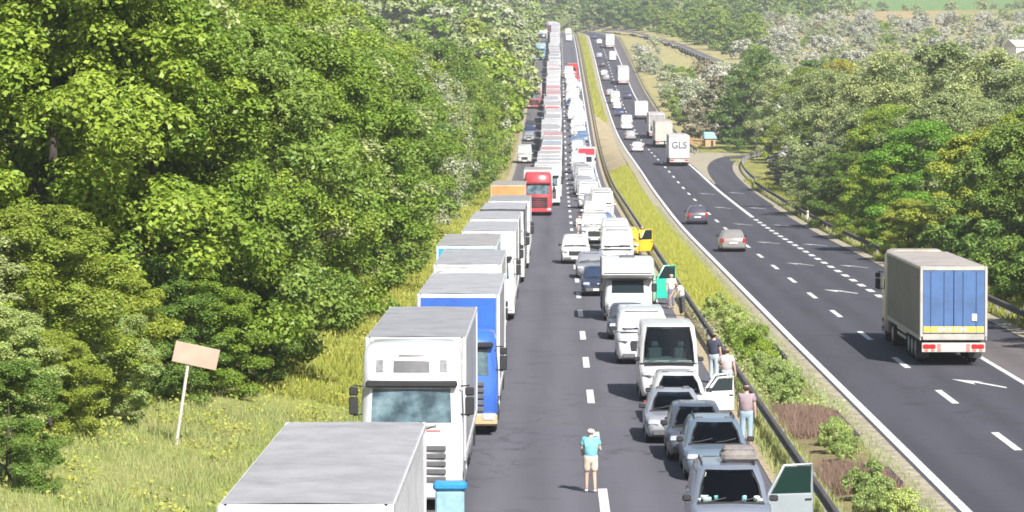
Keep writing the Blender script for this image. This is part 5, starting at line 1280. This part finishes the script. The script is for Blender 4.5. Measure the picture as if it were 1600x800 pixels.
for P, parts in JOBS:
    ps, sh, X, d, rz, cols, ht, lab = P
    r = empty('person', (X, d, zL(d) + .012), (0, 0, rz)); r.scale = (ht / 1.72,) * 3
    tag(r, lab, 'person'); bo = None
    for nm, o in parts:
        me = bpy.data.meshes.new_from_object(o.evaluated_get(DG)); me.shade_smooth()
        c = cols[nm]
        mt = plain('person_%s_%s' % (nm, '_'.join('%02d' % int(v * 99) for v in c)), c, .75 if nm != 'body' else .6, var=.14, scale=9)
        ob = obj(nm, me, mt, r)
for P, parts in JOBS:
    for nm, o in parts: bpy.data.objects.remove(o)

# ------------------------------------------------------------------ small things
sg = empty('roadside_sign', (-10.4, 98.5, ground(-10.4, 98.5)), (0, R(8.5), R(6))); tag(sg, 'tilted roadside sign with blank pinkish-tan panel on a pale post', 'sign')
obj('post', MB().tube([(0, 0, -.3), (0, 0, 2.55)], .045, 8).mesh('post'), M_KERB, sg)
pn = obj('panel', MB().bevbox(-.62, .62, -.08, -.05, 2.32, 2.90, .01).mesh('panel'), plain('faded_tan_panel', (.43, .285, .22), .7, var=.12, scale=3), sg, (0, 0, 0), (0, R(4), 0))
obj('bracket', MB().box(-.3, .3, -.052, .05, 2.40, 2.45).box(-.3, .3, -.052, .05, 2.50, 2.54).mesh('bracket', 0), M_STEEL, sg, kind='stuff')
dp = empty('delineator_post', (20.75 + shift(295), 295, zR(295))); tag(dp, 'white roadside post standing by the slip road guardrail', 'post')
obj('post', MB().bevbox(-.07, .07, -.05, .05, -.1, 1.0, .02).mesh('post'), M_PLATE, dp); obj('reflector', MB().box(-.04, .04, -.055, -.045, .72, .88).mesh('reflector', 0), M_RED, dp)
hX, hd_ = x_at(1107, 540, 0), 540; hz = ground(hX, hd_)
ht = empty('small_hut', (hX, hd_, hz), (0, 0, R(18))); ht.scale = (.8, .8, .8); tag(ht, 'tiny hut with turquoise roof and orange walls above the slip road', 'hut')
wl = obj('wall', MB().box(-1.0, 1.0, -.9, .9, -.2, 1.5).mesh('wall', 0), plain('orange_wall', (.40, .25, .14), .8), ht)
obj('roof', MB().loft([[(-1.25, -1.15, 1.45), (1.25, -1.15, 1.45), (1.25, 1.15, 1.45), (-1.25, 1.15, 1.45)], [(-1.25, -1.15, 1.52), (1.25, -1.15, 1.52), (1.25, 1.15, 1.52), (-1.25, 1.15, 1.52)], [(-.9, -.05, 2.7), (.9, -.05, 2.7), (.9, .05, 2.7), (-.9, .05, 2.7)]]).mesh('roof', 0), plain('turquoise_roof', (.20, .38, .40), .6), ht)
obj('doorway', MB().box(.1, .55, -.93, -.88, .0, 1.1).mesh('doorway', 0), M_BLACK, ht)
ob = empty('orange_barrier', (x_at(1086, 535, 0), 535, ground(x_at(1086, 535, 0), 535)), (0, 0, R(-20))); tag(ob, 'orange plank barrier leaning left of the tiny turquoise hut', 'barrier')
for k in range(3): obj('plank', cached('plank', lambda: MB().bevbox(-1.3, 1.3, -.04, .04, -.11, .11, .01)), plain('orange_plank', (.44, .25, .12), .7), ob, (0, 0, .35 + k * .42), (0, R(22 - 10 * k), 0))
for s in (-1, 1): obj('post', cached('barrier_post', lambda: MB().bevbox(-.06, .06, .05, .17, -.2, 1.7, .01)), plain('orange_plank', (.7, .36, .15)), ob, (s * .9, 0, 0))
bX, bd = x_at(1603, 950, 0), 950; hs = empty('house', (bX, bd, ground(bX, bd) + .0), (0, 0, R(20))); tag(hs, 'white low house at the right picture edge among silvery bushes', 'house')
obj('wall', MB().box(-5, 5, -3.5, 3.5, -1.5, 3.4).mesh('wall', 0), plain('white_render', (.74, .72, .70), .9, var=.08), hs)
obj('roof', MB().loft([[(-5.4, -4, 3.35), (5.4, -4, 3.35), (5.4, 4, 3.35), (-5.4, 4, 3.35)], [(-5.4, -.05, 5.2), (5.4, -.05, 5.2), (5.4, .05, 5.2), (-5.4, .05, 5.2)]]).mesh('roof', 0), plain('pale_roof', (.48, .44, .42), .8), hs)
for x in (-3, 0, 3): obj('window', cached('house_window', lambda: MB().bevbox(-.6, .6, -3.54, -3.48, 1.0, 2.2, .01)), M_GLASS, hs, (x, 0, 0))
cb = empty('cool_box', (-2.42, 84.2, zL(84) + .012)); tag(cb, 'pale box with bright blue lid beside the second lorry', 'box')
obj('box_body', MB().bevbox(-.34, .34, -.25, .25, 0, .85, .04).mesh('box_body'), plain('pale_blue_plastic', (.22, .36, .42), .5), cb)
obj('lid', MB().bevbox(-.40, .40, -.30, .30, .86, 1.06, .06).mesh('lid'), plain('bright_blue_plastic', (.02, .20, .42), .45), cb)

# ------------------------------------------------------------------ air
hzm = bpy.data.materials.new('air_haze'); hzm.use_nodes = True; t = hzm.node_tree; t.nodes.clear()
o_ = t.nodes.new('ShaderNodeOutputMaterial'); pv = t.nodes.new('ShaderNodeVolumePrincipled')
pv.inputs['Color'].default_value = (0.93, 0.95, 0.98, 1); pv.inputs['Density'].default_value = 0.0002; pv.inputs['Anisotropy'].default_value = 0.2
t.links.new(pv.outputs[0], o_.inputs['Volume'])
hb = obj('haze', MB().box(-1800, 2900, -340, 6200, -6, 240).mesh('haze', 0), hzm, kind='stuff')

# ------------------------------------------------------------------ labels of look-alikes: told apart by their place
byl = {}
for o in COL.objects:
    if o.parent is None and o.get('label') and o.get('group') and o.get('kind') is None: byl.setdefault(o['label'], []).append(o)
for lab, os_ in byl.items():
    if len(os_) > 1:
        os_.sort(key=lambda o: proj(o.location.x, o.location.y, o.location.z + 2)[0])
        for k, o in enumerate(os_): o['label'] = '%s, %s from the left' % (lab, ordinal(k + 1))
